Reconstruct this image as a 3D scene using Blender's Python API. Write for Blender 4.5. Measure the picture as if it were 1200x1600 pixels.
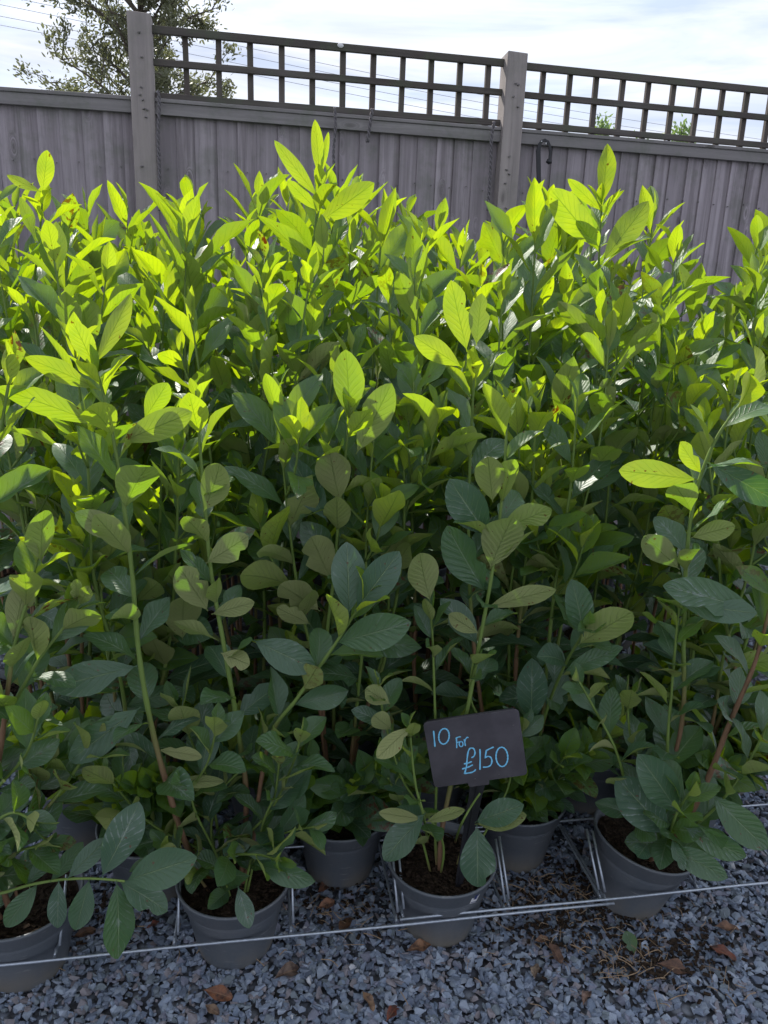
import bpy, bmesh, math, random
import numpy as np
from mathutils import Vector, Matrix, noise as mnoise
PI = math.pi
R = math.radians
S = bpy.context.scene
for o in list(bpy.data.objects): bpy.data.objects.remove(o)
COL = S.collection
rng = random.Random(11)

# ------------------------------------------------------------------ camera
F_PX, PITCH, ROLL, CAM_H = 1200.0, 16.0, 2.1, 1.5
cd = bpy.data.cameras.new('camera'); cam = bpy.data.objects.new('camera', cd); COL.objects.link(cam)
cd.sensor_fit = 'VERTICAL'; cd.sensor_height = 36.0; cd.lens = F_PX/1600*36.0
cd.clip_start = 0.05; cd.clip_end = 2000
_p, _r = R(PITCH), R(ROLL)
_F = Vector((0, math.cos(_p), -math.sin(_p))); _X = Vector((1, 0, 0)); _U = _X.cross(_F)
_X2 = math.cos(_r)*_X + math.sin(_r)*_U
_U2 = -math.sin(_r)*_X + math.cos(_r)*_U
m = Matrix((_X2, _U2, -_F)).transposed().to_4x4(); m.translation = Vector((0, 0, CAM_H)); cam.matrix_world = m
S.camera = cam
CAMP = Vector((0, 0, CAM_H))
def ray(x, y):
    a = (x-600)/F_PX; b = -(y-800)/F_PX
    return _F + a*_X2 + b*_U2
def atY(x, y, Y):            # photograph pixel -> world point on the vertical plane y = Y
    d = ray(x, y); return CAMP + d*(Y/d.y)
def atZ(x, y, z):            # photograph pixel -> world point at height z
    d = ray(x, y); return CAMP + d*((z-CAM_H)/d.z)
def proj(p):
    v = Vector(p)-CAMP; D = v.dot(_F)
    return 600+F_PX*v.dot(_X2)/D, 800-F_PX*v.dot(_U2)/D

# ------------------------------------------------------------------ light
SUN_EL, SUN_AZ = 43.0, -33.0       # azimuth measured from +Y towards +X
W = bpy.data.worlds.new('World'); S.world = W; W.use_nodes = True
nt = W.node_tree; nt.nodes.clear()
sky = nt.nodes.new('ShaderNodeTexSky'); sky.sky_type = 'NISHITA'; sky.sun_disc = False
sky.sun_elevation = R(SUN_EL); sky.sun_rotation = R(SUN_AZ); sky.dust_density = .7; sky.air_density = 1.0
tc = nt.nodes.new('ShaderNodeTexCoord')
mp = nt.nodes.new('ShaderNodeMapping'); mp.inputs['Rotation'].default_value = (0, R(-8), R(10)); mp.inputs['Scale'].default_value = (1.5, 1.5, 6.5)
nz = nt.nodes.new('ShaderNodeTexNoise'); nz.inputs['Scale'].default_value = 1.7; nz.inputs['Detail'].default_value = 7; nz.inputs['Roughness'].default_value = .52
nz.inputs['Distortion'].default_value = .35
rp = nt.nodes.new('ShaderNodeValToRGB'); rp.color_ramp.elements[0].position = .30; rp.color_ramp.elements[1].position = .66
rp.color_ramp.elements[0].color = (.88, .88, .88, 1); rp.color_ramp.elements[1].color = (.985, .985, .985, 1)
mx = nt.nodes.new('ShaderNodeMixRGB'); 
nz2 = nt.nodes.new('ShaderNodeTexNoise'); nz2.inputs['Scale'].default_value = 2.6; nz2.inputs['Detail'].default_value = 6; nz2.inputs['Roughness'].default_value = .55; nz2.inputs['Distortion'].default_value = .5
mp2 = nt.nodes.new('ShaderNodeMapping'); mp2.inputs['Rotation'].default_value = (0, R(-10), R(25)); mp2.inputs['Scale'].default_value = (1.3, 1.3, 8.5)
rp2 = nt.nodes.new('ShaderNodeValToRGB'); rp2.color_ramp.elements[0].position = .36; rp2.color_ramp.elements[1].position = .62
rp2.color_ramp.elements[0].color = (1.42, 1.60, 2.05, 1); rp2.color_ramp.elements[1].color = (2.38, 2.38, 2.46, 1)
bg = nt.nodes.new('ShaderNodeBackground'); bg.inputs['Strength'].default_value = .14
wo = nt.nodes.new('ShaderNodeOutputWorld')
L = nt.links.new
L(tc.outputs['Generated'], mp2.inputs['Vector']); L(mp2.outputs['Vector'], nz2.inputs['Vector']); L(nz2.outputs['Fac'], rp2.inputs['Fac']); L(rp2.outputs['Color'], mx.inputs['Color2'])
L(tc.outputs['Generated'], mp.inputs['Vector']); L(mp.outputs['Vector'], nz.inputs['Vector']); L(nz.outputs['Fac'], rp.inputs['Fac'])
L(rp.outputs['Color'], mx.inputs['Fac']); L(sky.outputs['Color'], mx.inputs['Color1']); L(mx.outputs['Color'], bg.inputs['Color']); L(bg.outputs['Background'], wo.inputs['Surface'])
sd = bpy.data.lights.new('sun', 'SUN'); sd.energy = 2.3; sd.angle = R(.53); sd.color = (1, .95, .86)
sun = bpy.data.objects.new('sun', sd); COL.objects.link(sun)
sv = Vector((math.sin(R(SUN_AZ))*math.cos(R(SUN_EL)), math.cos(R(SUN_AZ))*math.cos(R(SUN_EL)), math.sin(R(SUN_EL))))
sun.rotation_euler = sv.to_track_quat('Z', 'Y').to_euler()
S.view_settings.view_transform = 'Standard'; S.view_settings.look = 'None'; S.view_settings.gamma = 1
S.view_settings.exposure = 1.7
S.render.engine = 'CYCLES'
S.cycles.max_bounces = 10; S.cycles.transmission_bounces = 6; S.cycles.diffuse_bounces = 5

# ------------------------------------------------------------------ node helpers
class NT:
    def __init__(s, name):
        s.m = bpy.data.materials.new(name); s.m.use_nodes = True; s.t = s.m.node_tree; s.t.nodes.clear()
        s.out = s.n('OutputMaterial')
    def n(s, typ, **kw):
        n = s.t.nodes.new('ShaderNode'+typ)
        for k, v in kw.items():
            if hasattr(n, k): setattr(n, k, v)
            else: n.inputs[k.replace('_', ' ')].default_value = v
        return n
    def l(s, a, b): s.t.links.new(a, b)
    def set(s, inp, v):
        if isinstance(v, bpy.types.NodeSocket): s.l(v, inp)
        elif hasattr(inp.default_value, '__len__') and not hasattr(v, '__len__'): inp.default_value = (v, v, v, 1)[:len(inp.default_value)]
        elif hasattr(v, '__len__') and len(v) == 3 and len(inp.default_value) == 4: inp.default_value = (*v, 1)
        else: inp.default_value = v
    def math(s, op, a, b=0., c=0., clamp=False):
        n = s.t.nodes.new('ShaderNodeMath'); n.operation = op; n.use_clamp = clamp
        s.set(n.inputs[0], a); s.set(n.inputs[1], b); s.set(n.inputs[2], c); return n.outputs[0]
    def mix(s, f, a, b, mode='MIX'):
        n = s.t.nodes.new('ShaderNodeMixRGB'); n.blend_type = mode
        s.set(n.inputs[0], f); s.set(n.inputs[1], a); s.set(n.inputs[2], b); return n.outputs[0]
    def noise(s, vec, scale, detail=3, rough=.5, out='Fac'):
        n = s.n('TexNoise'); n.inputs['Scale'].default_value = scale; n.inputs['Detail'].default_value = detail; n.inputs['Roughness'].default_value = rough
        if vec is not None: s.l(vec, n.inputs['Vector'])
        return n.outputs[out]
    def ramp(s, f, stops):
        n = s.n('ValToRGB'); e = n.color_ramp.elements
        while len(e) < len(stops): e.new(.5)
        for i, (p, c) in enumerate(stops):
            e[i].position = p; e[i].color = (*c, 1) if hasattr(c, '__len__') else (c, c, c, 1)
        s.l(f, n.inputs[0]); return n.outputs[0]
    def smooth(s, x, a, b):
        n = s.t.nodes.new('ShaderNodeMapRange'); n.interpolation_type = 'SMOOTHSTEP'
        s.set(n.inputs['Value'], x); n.inputs['From Min'].default_value = a; n.inputs['From Max'].default_value = b; return n.outputs['Result']
    def obj(s, scale=(1, 1, 1)):
        t = s.n('TexCoord'); mp = s.n('Mapping'); mp.inputs['Scale'].default_value = scale; s.l(t.outputs['Object'], mp.inputs['Vector']); return mp.outputs['Vector']
    def pos(s, scale=(1, 1, 1)):
        t = s.n('NewGeometry'); mp = s.n('Mapping'); mp.inputs['Scale'].default_value = scale; s.l(t.outputs['Position'], mp.inputs['Vector']); return mp.outputs['Vector']
    def attr(s, name): 
        n = s.n('Attribute'); n.attribute_name = name; return n
    def bump(s, h, dist=.01, strength=1.):
        n = s.n('Bump'); n.inputs['Strength'].default_value = strength; n.inputs['Distance'].default_value = dist; s.l(h, n.inputs['Height']); return n.outputs['Normal']
    def pbsdf(s, col, rough=.5, metal=0., spec=.5, normal=None, coat=0.):
        p = s.n('BsdfPrincipled'); s.set(p.inputs['Base Color'], col); s.set(p.inputs['Roughness'], rough); s.set(p.inputs['Metallic'], metal)
        s.set(p.inputs['Specular IOR Level'], spec); s.set(p.inputs['Coat Weight'], coat)
        if normal is not None: s.l(normal, p.inputs['Normal'])
        return p.outputs[0]
    def done(s, sh): s.l(sh, s.out.inputs['Surface']); return s.m

# ------------------------------------------------------------------ materials
def mat_leaf():
    N = NT('laurel_leaf')
    uv = N.n('UVMap'); uv.uv_map = 'uv'
    sp = N.n('SeparateXYZ'); N.l(uv.outputs[0], sp.inputs[0])
    s = N.math('ABSOLUTE', N.math('MULTIPLY_ADD', sp.outputs[0], 2., -1.)); t = sp.outputs[1]
    at = N.attr('leafc'); ac = N.n('SeparateColor'); N.l(at.outputs['Color'], ac.inputs[0])
    young, rnd, dmg = ac.outputs[0], ac.outputs[1], ac.outputs[2]
    pos = N.pos()
    wob = N.math('MULTIPLY', N.math('SUBTRACT', N.noise(pos, 60, 2), .5), .05)
    # lateral veins, bent towards the tip
    ph = N.math('SUBTRACT', N.math('ADD', t, wob), N.math('MULTIPLY', N.math('POWER', s, .8), .26))
    fr = N.math('FRACT', N.math('MULTIPLY', ph, 9.5))
    dv = N.math('ABSOLUTE', N.math('SUBTRACT', fr, .5))
    lat = N.smooth(dv, .10, .0)
    lat = N.math('MULTIPLY', lat, N.math('SUBTRACT', 1., N.math('POWER', s, 3.)))
    mid = N.smooth(s, .055, .012)
    geo = N.n('NewGeometry'); back = geo.outputs['Backfacing']
    n1 = N.noise(pos, 25, 3); n2 = N.noise(pos, 130, 4, .65); n3 = N.noise(pos, 9, 2)
    # upper side
    up = N.mix(young, (.056, .118, .074), (.085, .19, .025))
    up = N.mix(N.math('MULTIPLY', rnd, .5), up, (.035, .095, .020))
    up = N.mix(N.math('MULTIPLY', n1, .35), up, (.038, .090, .066))
    up = N.mix(N.math('MULTIPLY', N.math('MAXIMUM', N.math('MULTIPLY', mid, .95), N.math('MULTIPLY', lat, .42)), .9), up, (.19, .27, .15))
    n4 = N.noise(pos, 48, 5, .7)
    vein = N.math('ADD', N.math('MAXIMUM', N.smooth(dv, .20, .0), N.smooth(s, .14, .03)), .12)
    lime = N.math('MULTIPLY', N.math('MULTIPLY', N.smooth(n4, .44, .62), vein), N.math('MULTIPLY', N.smooth(n3, .42, .62), N.math('MULTIPLY_ADD', young, -.6, .65)))
    up = N.mix(lime, up, (.30, .36, .34))       # dried hard-water marks
    # under side
    un = N.mix(young, (.300, .325, .145), (.27, .34, .075))
    un = N.mix(N.math('MULTIPLY', rnd, .45), un, (.20, .245, .10))
    un = N.mix(N.math('MULTIPLY', n1, .3), un, (.26, .28, .125))
    un = N.mix(N.math('MULTIPLY', N.math('MAXIMUM', mid, N.math('MULTIPLY', lat, .35)), .40), un, (.12, .17, .055))
    col = N.mix(back, up, un)
    # brown damage
    brn = N.math('MULTIPLY', N.smooth(dmg, .93, .995), N.smooth(N.math('ADD', N.noise(pos, 70, 4, .6), N.math('MULTIPLY', t, .12)), .58, .66))
    spot = N.math('MULTIPLY', N.smooth(N.noise(pos, 95, 1), .74, .77), .8)
    brn = N.math('MAXIMUM', brn, spot)
    col = N.mix(brn, col, (.13, .055, .02))
    h = N.math('ADD', N.math('MULTIPLY', lat, -.55), N.math('MULTIPLY', mid, -1.0))
    h = N.math('ADD', h, N.math('MULTIPLY', n1, .6))
    h = N.math('ADD', h, N.math('MULTIPLY', N.math('COSINE', N.math('MULTIPLY', fr, 2*PI)), N.math('MULTIPLY', N.math('MULTIPLY', rnd, n3), -.75)))
    h = N.math('ADD', h, N.math('MULTIPLY', n4, .5))
    nor = N.bump(h, .0017, .8)
    rough = N.mix(back, N.math('ADD', N.math('MULTIPLY', n4, .30), N.math('MULTIPLY_ADD', rnd, .12, .25)), .62)
    spec = N.mix(back, .75, .25)
    p = N.pbsdf(col, rough, 0, spec, nor)
    tcol = N.mix(young, N.mix(rnd, (.04, .14, .003), (.30, .58, .003)), (.56, .72, .004))
    tcol = N.mix(N.math('MULTIPLY', N.math('MAXIMUM', N.math('MULTIPLY', mid, .9), N.math('MULTIPLY', lat, .8)), .8), tcol, (.16, .30, .004))
    tcol = N.mix(N.math('MULTIPLY', N.smooth(n1, .4, .65), .35), tcol, (.24, .46, .01))
    
    tcol = N.mix(brn, tcol, (.16, .03, .0))
    tr = N.n('BsdfTranslucent'); N.l(tcol, tr.inputs['Color'])
    ms = N.n('MixShader'); N.set(ms.inputs[0], N.math('MULTIPLY_ADD', young, .20, .30)); N.l(p, ms.inputs[1]); N.l(tr.outputs[0], ms.inputs[2])
    return N.done(ms.outputs[0])

def mat_stem():
    N = NT('laurel_stem'); at = N.attr('leafc'); ac = N.n('SeparateColor'); N.l(at.outputs['Color'], ac.inputs[0])
    pos = N.pos((1, 1, .35)); n = N.noise(pos, 90, 4, .6)
    g = N.mix(N.math('MULTIPLY', n, .6), (.15, .22, .05), (.10, .16, .045))
    b = N.mix(n, (.15, .075, .045), (.26, .16, .10))
    col = N.mix(ac.outputs[0], g, b)
    return N.done(N.pbsdf(col, .6, 0, .3, N.bump(n, .002, .6)))

def mat_wood(name, a, b, axis=2, green=.0, dark=(.055, .045, .045)):
    N = NT(name)
    sc = [26, 26, 26]; sc[axis] = 1.1
    at = N.attr('wood'); 
    o = N.n('TexCoord').outputs['Object']
    ad = N.n('VectorMath', operation='ADD'); N.l(o, ad.inputs[0]); N.l(at.outputs['Color'], ad.inputs[1])
    # knots: distort the grain around voronoi cells
    mk = N.n('Mapping'); ks = [7, 7, 7]; ks[axis] = 2.6; mk.inputs['Scale'].default_value = ks; N.l(ad.outputs[0], mk.inputs['Vector'])
    vo = N.n('TexVoronoi'); vo.inputs['Scale'].default_value = 1.0; N.l(mk.outputs[0], vo.inputs['Vector'])
    kd = N.smooth(vo.outputs['Distance'], .20, .0)
    mp = N.n('Mapping'); mp.inputs['Scale'].default_value = sc; N.l(ad.outputs[0], mp.inputs['Vector'])
    v2 = N.n('VectorMath', operation='ADD'); N.l(mp.outputs[0], v2.inputs[0])
    cmb = N.n('CombineXYZ'); 
    for i in range(3): N.l(N.math('MULTIPLY', kd, 3.), cmb.inputs[i])
    N.l(cmb.outputs[0], v2.inputs[1])
    g = N.noise(v2.outputs[0], 1., 5, .62); fine = N.noise(v2.outputs[0], 5., 3, .6)
    big = N.noise(o, 2.3, 3, .6)
    col = N.mix(N.smooth(g, .3, .7), a, b)
    col = N.mix(N.math('MULTIPLY', N.smooth(fine, .55, .75), .28), col, dark)
    rc = N.n('SeparateColor'); N.l(at.outputs['Color'], rc.inputs[0])
    col = N.mix(N.math('MULTIPLY', N.math('FRACT', N.math('MULTIPLY', rc.outputs[0], 7.31)), .65), col, tuple(x*.62 for x in b))
    col = N.mix(N.math('MULTIPLY', N.smooth(kd, .45, .95), .6), col, dark)
    col = N.mix(N.math('MULTIPLY', N.smooth(big, .5, .75), .35), col, (.17, .16, .17))
    if green: col = N.mix(N.math('MULTIPLY', N.smooth(N.noise(o, 6, 4, .7), .45, .7), green), col, (.09, .12, .07))
    h = N.math('ADD', g, N.math('MULTIPLY', fine, .5))
    return N.done(N.pbsdf(col, .85, 0, .2, N.bump(h, .0035, .7)))

def mat_simple(name, col, rough=.5, metal=0., spec=.5, var=.15, scale=40, bump=.0):
    N = NT(name); n = N.noise(N.obj(), scale, 4, .6)
    c = N.mix(N.math('MULTIPLY', N.smooth(n, .35, .7), var), col, tuple(min(1, x*1.9+.02) for x in col))
    r = N.math('MULTIPLY_ADD', n, .25, rough-.1)
    return N.done(N.pbsdf(c, r, metal, spec, N.bump(n, bump, .7) if bump else None))

def mat_pot():
    N = NT('pot_plastic'); o = N.obj()
    n = N.noise(o, 9, 4, .6); f = N.noise(o, 160, 3, .6)
    mp = N.n('Mapping'); mp.inputs['Scale'].default_value = (22, 22, 160); N.l(N.n('TexCoord').outputs['Object'], mp.inputs['Vector'])
    scr = N.noise(mp.outputs[0], 1.0, 3, .7)
    c = N.mix(N.smooth(n, .3, .75), (.098, .113, .134), (.125, .134, .150))
    c = N.mix(N.math('MULTIPLY', N.smooth(scr, .62, .72), .5), c, (.30, .30, .30))
    z = N.n('SeparateXYZ'); N.l(o, z.inputs[0])
    dust = N.math('MULTIPLY', N.smooth(z.outputs[2], .09, .0), N.smooth(n, .35, .65))
    c = N.mix(N.math('MULTIPLY', dust, .8), c, (.17, .15, .12))
    return N.done(N.pbsdf(c, N.math('MULTIPLY_ADD', f, .2, .42), 0, .4, N.bump(f, .0006, .5)))

def mat_soil():
    N = NT('potting_compost'); o = N.pos(); n = N.noise(o, 120, 5, .7); n2 = N.noise(o, 320, 3, .7)
    c = N.mix(N.smooth(n, .35, .7), (.016, .011, .008), (.060, .040, .027))
    c = N.mix(N.math('MULTIPLY', N.smooth(n2, .62, .72), .5), c, (.13, .09, .06))
    return N.done(N.pbsdf(c, .95, 0, .2, N.bump(n, .008, 1.)))

def mat_stone():
    N = NT('slate_chippings'); at = N.attr('stc'); o = N.pos(); n = N.noise(o, 130, 4, .65); n2 = N.noise(o, 35, 3)
    c = N.mix(N.math('MULTIPLY', n2, .5), at.outputs['Color'], (.16, .195, .25))
    c = N.mix(N.math('MULTIPLY', N.smooth(n, .5, .72), .35), c, (.30, .32, .35))
    return N.done(N.pbsdf(c, .78, 0, .35, N.bump(n, .0025, .8)))

def mat_ground():
    N = NT('ground_slate'); o = N.pos(); vo = N.n('TexVoronoi'); vo.inputs['Scale'].default_value = 42; N.l(o, vo.inputs['Vector'])
    n = N.noise(o, 3, 4)
    sc = N.n('SeparateColor'); N.l(vo.outputs['Color'], sc.inputs[0])
    c = N.ramp(sc.outputs[0], [(0, (.08, .09, .115)), (.6, (.15, .17, .21)), (1, (.24, .26, .30))])
    c = N.mix(N.smooth(vo.outputs['Distance'], .35, .75), c, (.055, .058, .065))
    c = N.mix(N.math('MULTIPLY', N.smooth(n, .5, .7), .6), c, (.05, .038, .028))
    return N.done(N.pbsdf(c, .9, 0, .2, N.bump(N.math('SUBTRACT', 1., vo.outputs['Distance']), .012, 1.)))

def mat_dead():
    N = NT('dead_leaf'); at = N.attr('leafc'); o = N.pos(); n = N.noise(o, 60, 4, .6)
    uv = N.n('UVMap'); uv.uv_map = 'uv'; sp = N.n('SeparateXYZ'); N.l(uv.outputs[0], sp.inputs[0])
    s = N.math('ABSOLUTE', N.math('MULTIPLY_ADD', sp.outputs[0], 2., -1.)); mid = N.smooth(s, .09, .02)
    c = N.mix(N.smooth(n, .35, .7), at.outputs['Color'], (.05, .03, .025))
    c = N.mix(N.math('MULTIPLY', mid, .5), c, (.25, .15, .09))
    return N.done(N.pbsdf(c, .6, 0, .3, N.bump(n, .004, .8)))

def mat_treeleaf(name, a, b, t):
    N = NT(name); at = N.attr('leafc'); ac = N.n('SeparateColor'); N.l(at.outputs['Color'], ac.inputs[0])
    c = N.mix(ac.outputs[0], a, b); p = N.pbsdf(c, .5, 0, .4)
    tr = N.n('BsdfTranslucent'); N.set(tr.inputs['Color'], t)
    ms = N.n('MixShader'); ms.inputs[0].default_value = .35; N.l(p, ms.inputs[1]); N.l(tr.outputs[0], ms.inputs[2]); return N.done(ms.outputs[0])

M = dict(
    leaf=mat_leaf(), stem=mat_stem(),
    wood=mat_wood('fence_wood', (.195, .170, .185), (.42, .372, .41), 2, .3),
    woodh=mat_wood('fence_rail_wood', (.20, .185, .19), (.31, .29, .295), 0, .3),
    wpost=mat_wood('post_wood', (.27, .24, .24), (.40, .355, .345), 2, .15),
    trel=mat_wood('trellis_wood', (.075, .065, .062), (.13, .115, .105), 0, .4),
    trelv=mat_wood('trellis_batten_wood', (.08, .065, .06), (.14, .12, .11), 2, .25),
    pot=mat_pot(), soil=mat_soil(), stone=mat_stone(), ground=mat_ground(), dead=mat_dead(),
    steel=mat_simple('galvanised_steel', (.36, .40, .46), .42, .75, .5, .3, 120, .0005),
    sign=mat_simple('chalkboard_plastic', (.050, .046, .055), .55, 0, .4, .35, 14),
    stake=mat_simple('black_plastic', (.012, .012, .016), .45, 0, .45, .2, 60),
    chalk=mat_simple('blue_pen', (.18, .52, .80), .7, 0, .3, .10, 90),
    rope=mat_simple('frayed_rope', (.13, .12, .13), .9, 0, .2, .4, 200, .002),
    nail=mat_simple('nail_head', (.16, .15, .15), .6, .5, .4, .3, 100),
    white=mat_simple('white_plastic', (.62, .62, .64), .5, 0, .4, .1, 60),
    ink=mat_simple('label_ink', (.03, .04, .13), .6, 0, .3, .1, 60),
    bark=mat_simple('tree_bark', (.10, .085, .07), .9, 0, .2, .5, 30, .01),
    cable=mat_simple('cable', (.36, .37, .40), .6),
    straw=mat_simple('dry_stalk', (.27, .19, .12), .8, 0, .3, .3, 90),
    evergreen=mat_treeleaf('evergreen_leaf', (.10, .11, .07), (.18, .19, .125), (.20, .22, .09)),
    sapling=mat_treeleaf('sapling_leaf', (.11, .20, .07), (.19, .30, .12), (.28, .40, .10)),
)

# ------------------------------------------------------------------ mesh helpers
class MB:
    """collects vertices, faces, uvs and one colour attribute, then links ONE mesh object"""
    def __init__(s, cname='leafc'): s.v = []; s.f = []; s.c = []; s.uv = []; s.n = 0; s.cn = cname; s.sm = []
    def add(s, v, f, c=(0, 0, 0), uv=None, smooth=True):
        v = np.asarray(v, dtype=np.float32); k = s.n
        s.v.append(v); s.n += len(v)
        s.f.extend([tuple(i+k for i in q) for q in f]); s.sm.extend([smooth]*len(f))
        c = np.asarray(c, dtype=np.float32)
        if c.ndim == 1: c = np.tile(c, (len(v), 1))
        s.c.append(c); s.uv.append(np.zeros((len(v), 2), np.float32) if uv is None else np.asarray(uv, np.float32))
    def box(s, lo, hi, c=(0, 0, 0), mat=None):
        x0, y0, z0 = lo; x1, y1, z1 = hi
        v = [(x0,y0,z0),(x1,y0,z0),(x1,y1,z0),(x0,y1,z0),(x0,y0,z1),(x1,y0,z1),(x1,y1,z1),(x0,y1,z1)]
        if mat is not None: v = [tuple(mat @ Vector(p)) for p in v]
        s.add(v, [(0,3,2,1),(4,5,6,7),(0,1,5,4),(1,2,6,5),(2,3,7,6),(3,0,4,7)], c, smooth=False)
    def tube(s, pts, rad, n=8, c=(0, 0, 0), caps=True):
        pts = [Vector(p) for p in pts]; m = len(pts)
        if not hasattr(rad, '__len__'): rad = [rad]*m
        V = []; C = []; up = None
        for i, p in enumerate(pts):
            t = (pts[min(i+1, m-1)]-pts[max(i-1, 0)]).normalized()
            if up is None: up = t.orthogonal().normalized()
            up = (up - up.dot(t)*t)
            if up.length < 1e-6: up = t.orthogonal()
            up.normalize(); b = t.cross(up)
            for k in range(n):
                a = 2*PI*k/n; V.append(tuple(p+(up*math.cos(a)+b*math.sin(a))*rad[i]))
                C.append(c[i] if (hasattr(c, '__len__') and hasattr(c[0], '__len__')) else c)
        F = []
        for i in range(m-1):
            for k in range(n): F.append((i*n+k, i*n+(k+1) % n, (i+1)*n+(k+1) % n, (i+1)*n+k))
        if caps: F.append(tuple(range(n-1, -1, -1))); F.append(tuple((m-1)*n+k for k in range(n)))
        s.add(V, F, C)
    def build(s, name, mat, parent=None, bevel=0):
        me = bpy.data.meshes.new(name); V = np.concatenate(s.v) if s.v else np.zeros((0, 3))
        me.from_pydata([tuple(map(float, p)) for p in V], [], s.f)
        ca = me.color_attributes.new(s.cn, 'FLOAT_COLOR', 'POINT')
        C = np.concatenate(s.c); ca.data.foreach_set('color', np.concatenate([C, np.ones((len(C), 1), np.float32)], 1).ravel())
        uvl = me.uv_layers.new(name='uv'); li = np.zeros(len(me.loops), np.int32); me.loops.foreach_get('vertex_index', li)
        U = np.concatenate(s.uv); uvl.data.foreach_set('uv', U[li].ravel())
        me.polygons.foreach_set('use_smooth', s.sm); me.materials.append(mat); me.update()
        o = bpy.data.objects.new(name, me); COL.objects.link(o)
        if parent: o.parent = parent
        if bevel:
            b = o.modifiers.new('bevel', 'BEVEL'); b.width = bevel; b.segments = 2; b.limit_method = 'ANGLE'
        return o
def tag(o, label=None, cat=None, group=None, kind=None):
    for k, v in (('label', label), ('category', cat), ('group', group), ('kind', kind)):
        if v: o[k] = v
    return o
def empty(name, loc=(0, 0, 0), rz=0):
    o = bpy.data.objects.new(name, None); COL.objects.link(o); o.location = loc; o.rotation_euler = (0, 0, rz); o.empty_display_size = .1; return o
def lathe(prof, n=48):
    V = []; F = []; m = len(prof)
    for r, z in prof:
        for k in range(n): a = 2*PI*k/n; V.append((r*math.cos(a), r*math.sin(a), z))
    for i in range(m-1):
        for k in range(n): F.append((i*n+k, i*n+(k+1) % n, (i+1)*n+(k+1) % n, (i+1)*n+k))
    return V, F
def smoothline(P, n=6):
    P = [Vector(p) for p in P]; out = []
    for i in range(len(P)-1):
        a = P[max(i-1, 0)]; b = P[i]; c = P[i+1]; d = P[min(i+2, len(P)-1)]
        for k in range(n):
            t = k/n
            out.append(.5*((2*b)+(c-a)*t+(2*a-5*b+4*c-d)*t*t+(3*b-a-3*c+d)*t**3))
    out.append(P[-1]); return out
def resample(P, step):
    out = [P[0]]; acc = 0
    for a, b in zip(P[:-1], P[1:]):
        L_ = (b-a).length
        while acc+L_ >= step and L_ > 0:
            f = (step-acc)/L_; a = a.lerp(b, f); out.append(a.copy()); L_ = (b-a).length; acc = 0
        acc += L_
    return out

# ------------------------------------------------------------------ the laurel leaf
_grid = {}
def leafgrid(nt_, ns):
    if (nt_, ns) not in _grid:
        F = []
        for i in range(nt_-1):
            for j in range(ns-1): F.append((i*ns+j, (i+1)*ns+j, (i+1)*ns+j+1, i*ns+j+1))
        _grid[(nt_, ns)] = F
    return _grid[(nt_, ns)]
def leaf(mb, base, d, n, L_, wr=.25, arch=.5, fold=.25, twist=0., young=0., rnd=.5, dmg=0., peak=.55, blunt=.72, hi=True, wave=.05, col=None):
    d = np.array(d, float); d /= np.linalg.norm(d); n = np.array(n, float); n = n-n.dot(d)*d; n /= (np.linalg.norm(n)+1e-9)
    b = np.cross(n, d)
    nt_, ns = (13, 7) if hi else (8, 5)
    T = np.linspace(0, 1, nt_)
    if hi: T = np.array([0, .05, .10, .17, .26, .36, .47, .58, .69, .79, .88, .95, 1.])
    else: T = np.array([0, .08, .2, .37, .56, .74, .9, 1.])
    Sx = np.linspace(-1, 1, ns)
    phi = arch*np.clip(T, 0, 1)**1.2
    seg = np.diff(T, prepend=0)*L_
    pm = np.concatenate([[0], (phi[1:]+phi[:-1])/2])
    ax = np.cumsum(np.cos(pm)*seg); nn = np.cumsum(-np.sin(pm)*seg)
    P = np.array(base)[None]+ax[:, None]*d+nn[:, None]*n
    Nn = np.cos(phi)[:, None]*n+np.sin(phi)[:, None]*d
    tw = twist*T
    B = np.cos(tw)[:, None]*b+np.sin(tw)[:, None]*Nn; Nn = np.cos(tw)[:, None]*Nn-np.sin(tw)[:, None]*b
    x = np.clip((T-.07)/.93, 0, 1); pw = math.log(.5)/math.log(peak)
    w = L_*wr*np.clip(np.sin(PI*x**pw), 0, 1)**blunt + .0011*(1-T*.6)
    ph0 = rnd*9
    V = P[:, None, :]+B[:, None, :]*(w[:, None]*Sx[None]*math.cos(fold))[..., None]
    Wm = np.repeat(w[:, None], ns, 1)
    if rnd*7.7 % 1 < .22:                      # chewed or torn margin
        i0 = 4+int(rnd*997) % (nt_-7) if nt_ > 9 else 3; sd_ = 1 if int(rnd*313) % 2 else -1
        for q, dpt in ((i0, .45), (i0+1, .2)): Wm[q, :] *= np.where(Sx*sd_ > .3, 1-dpt, 1.)
    V = P[:, None, :]+B[:, None, :]*(Wm*Sx[None]*math.cos(fold))[..., None]
    hgt = np.abs(Sx)[None]**1.25*w[:, None]*math.sin(fold)
    hgt = hgt+wave*w[:, None]*(Sx[None]**2)*np.sin(T[:, None]*11+ph0+np.sign(Sx)[None]*1.3)*1.6
    V = V+Nn[:, None, :]*hgt[..., None]
    uv = np.stack(np.broadcast_arrays((Sx[None]*.5+.5), T[:, None]), -1)
    mb.add(V.reshape(-1, 3), leafgrid(nt_, ns), col if col is not None else (young, rnd, dmg), uv.reshape(-1, 2))

def rotv(v, axis, ang): return Matrix.Rotation(ang, 3, axis) @ v

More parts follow.
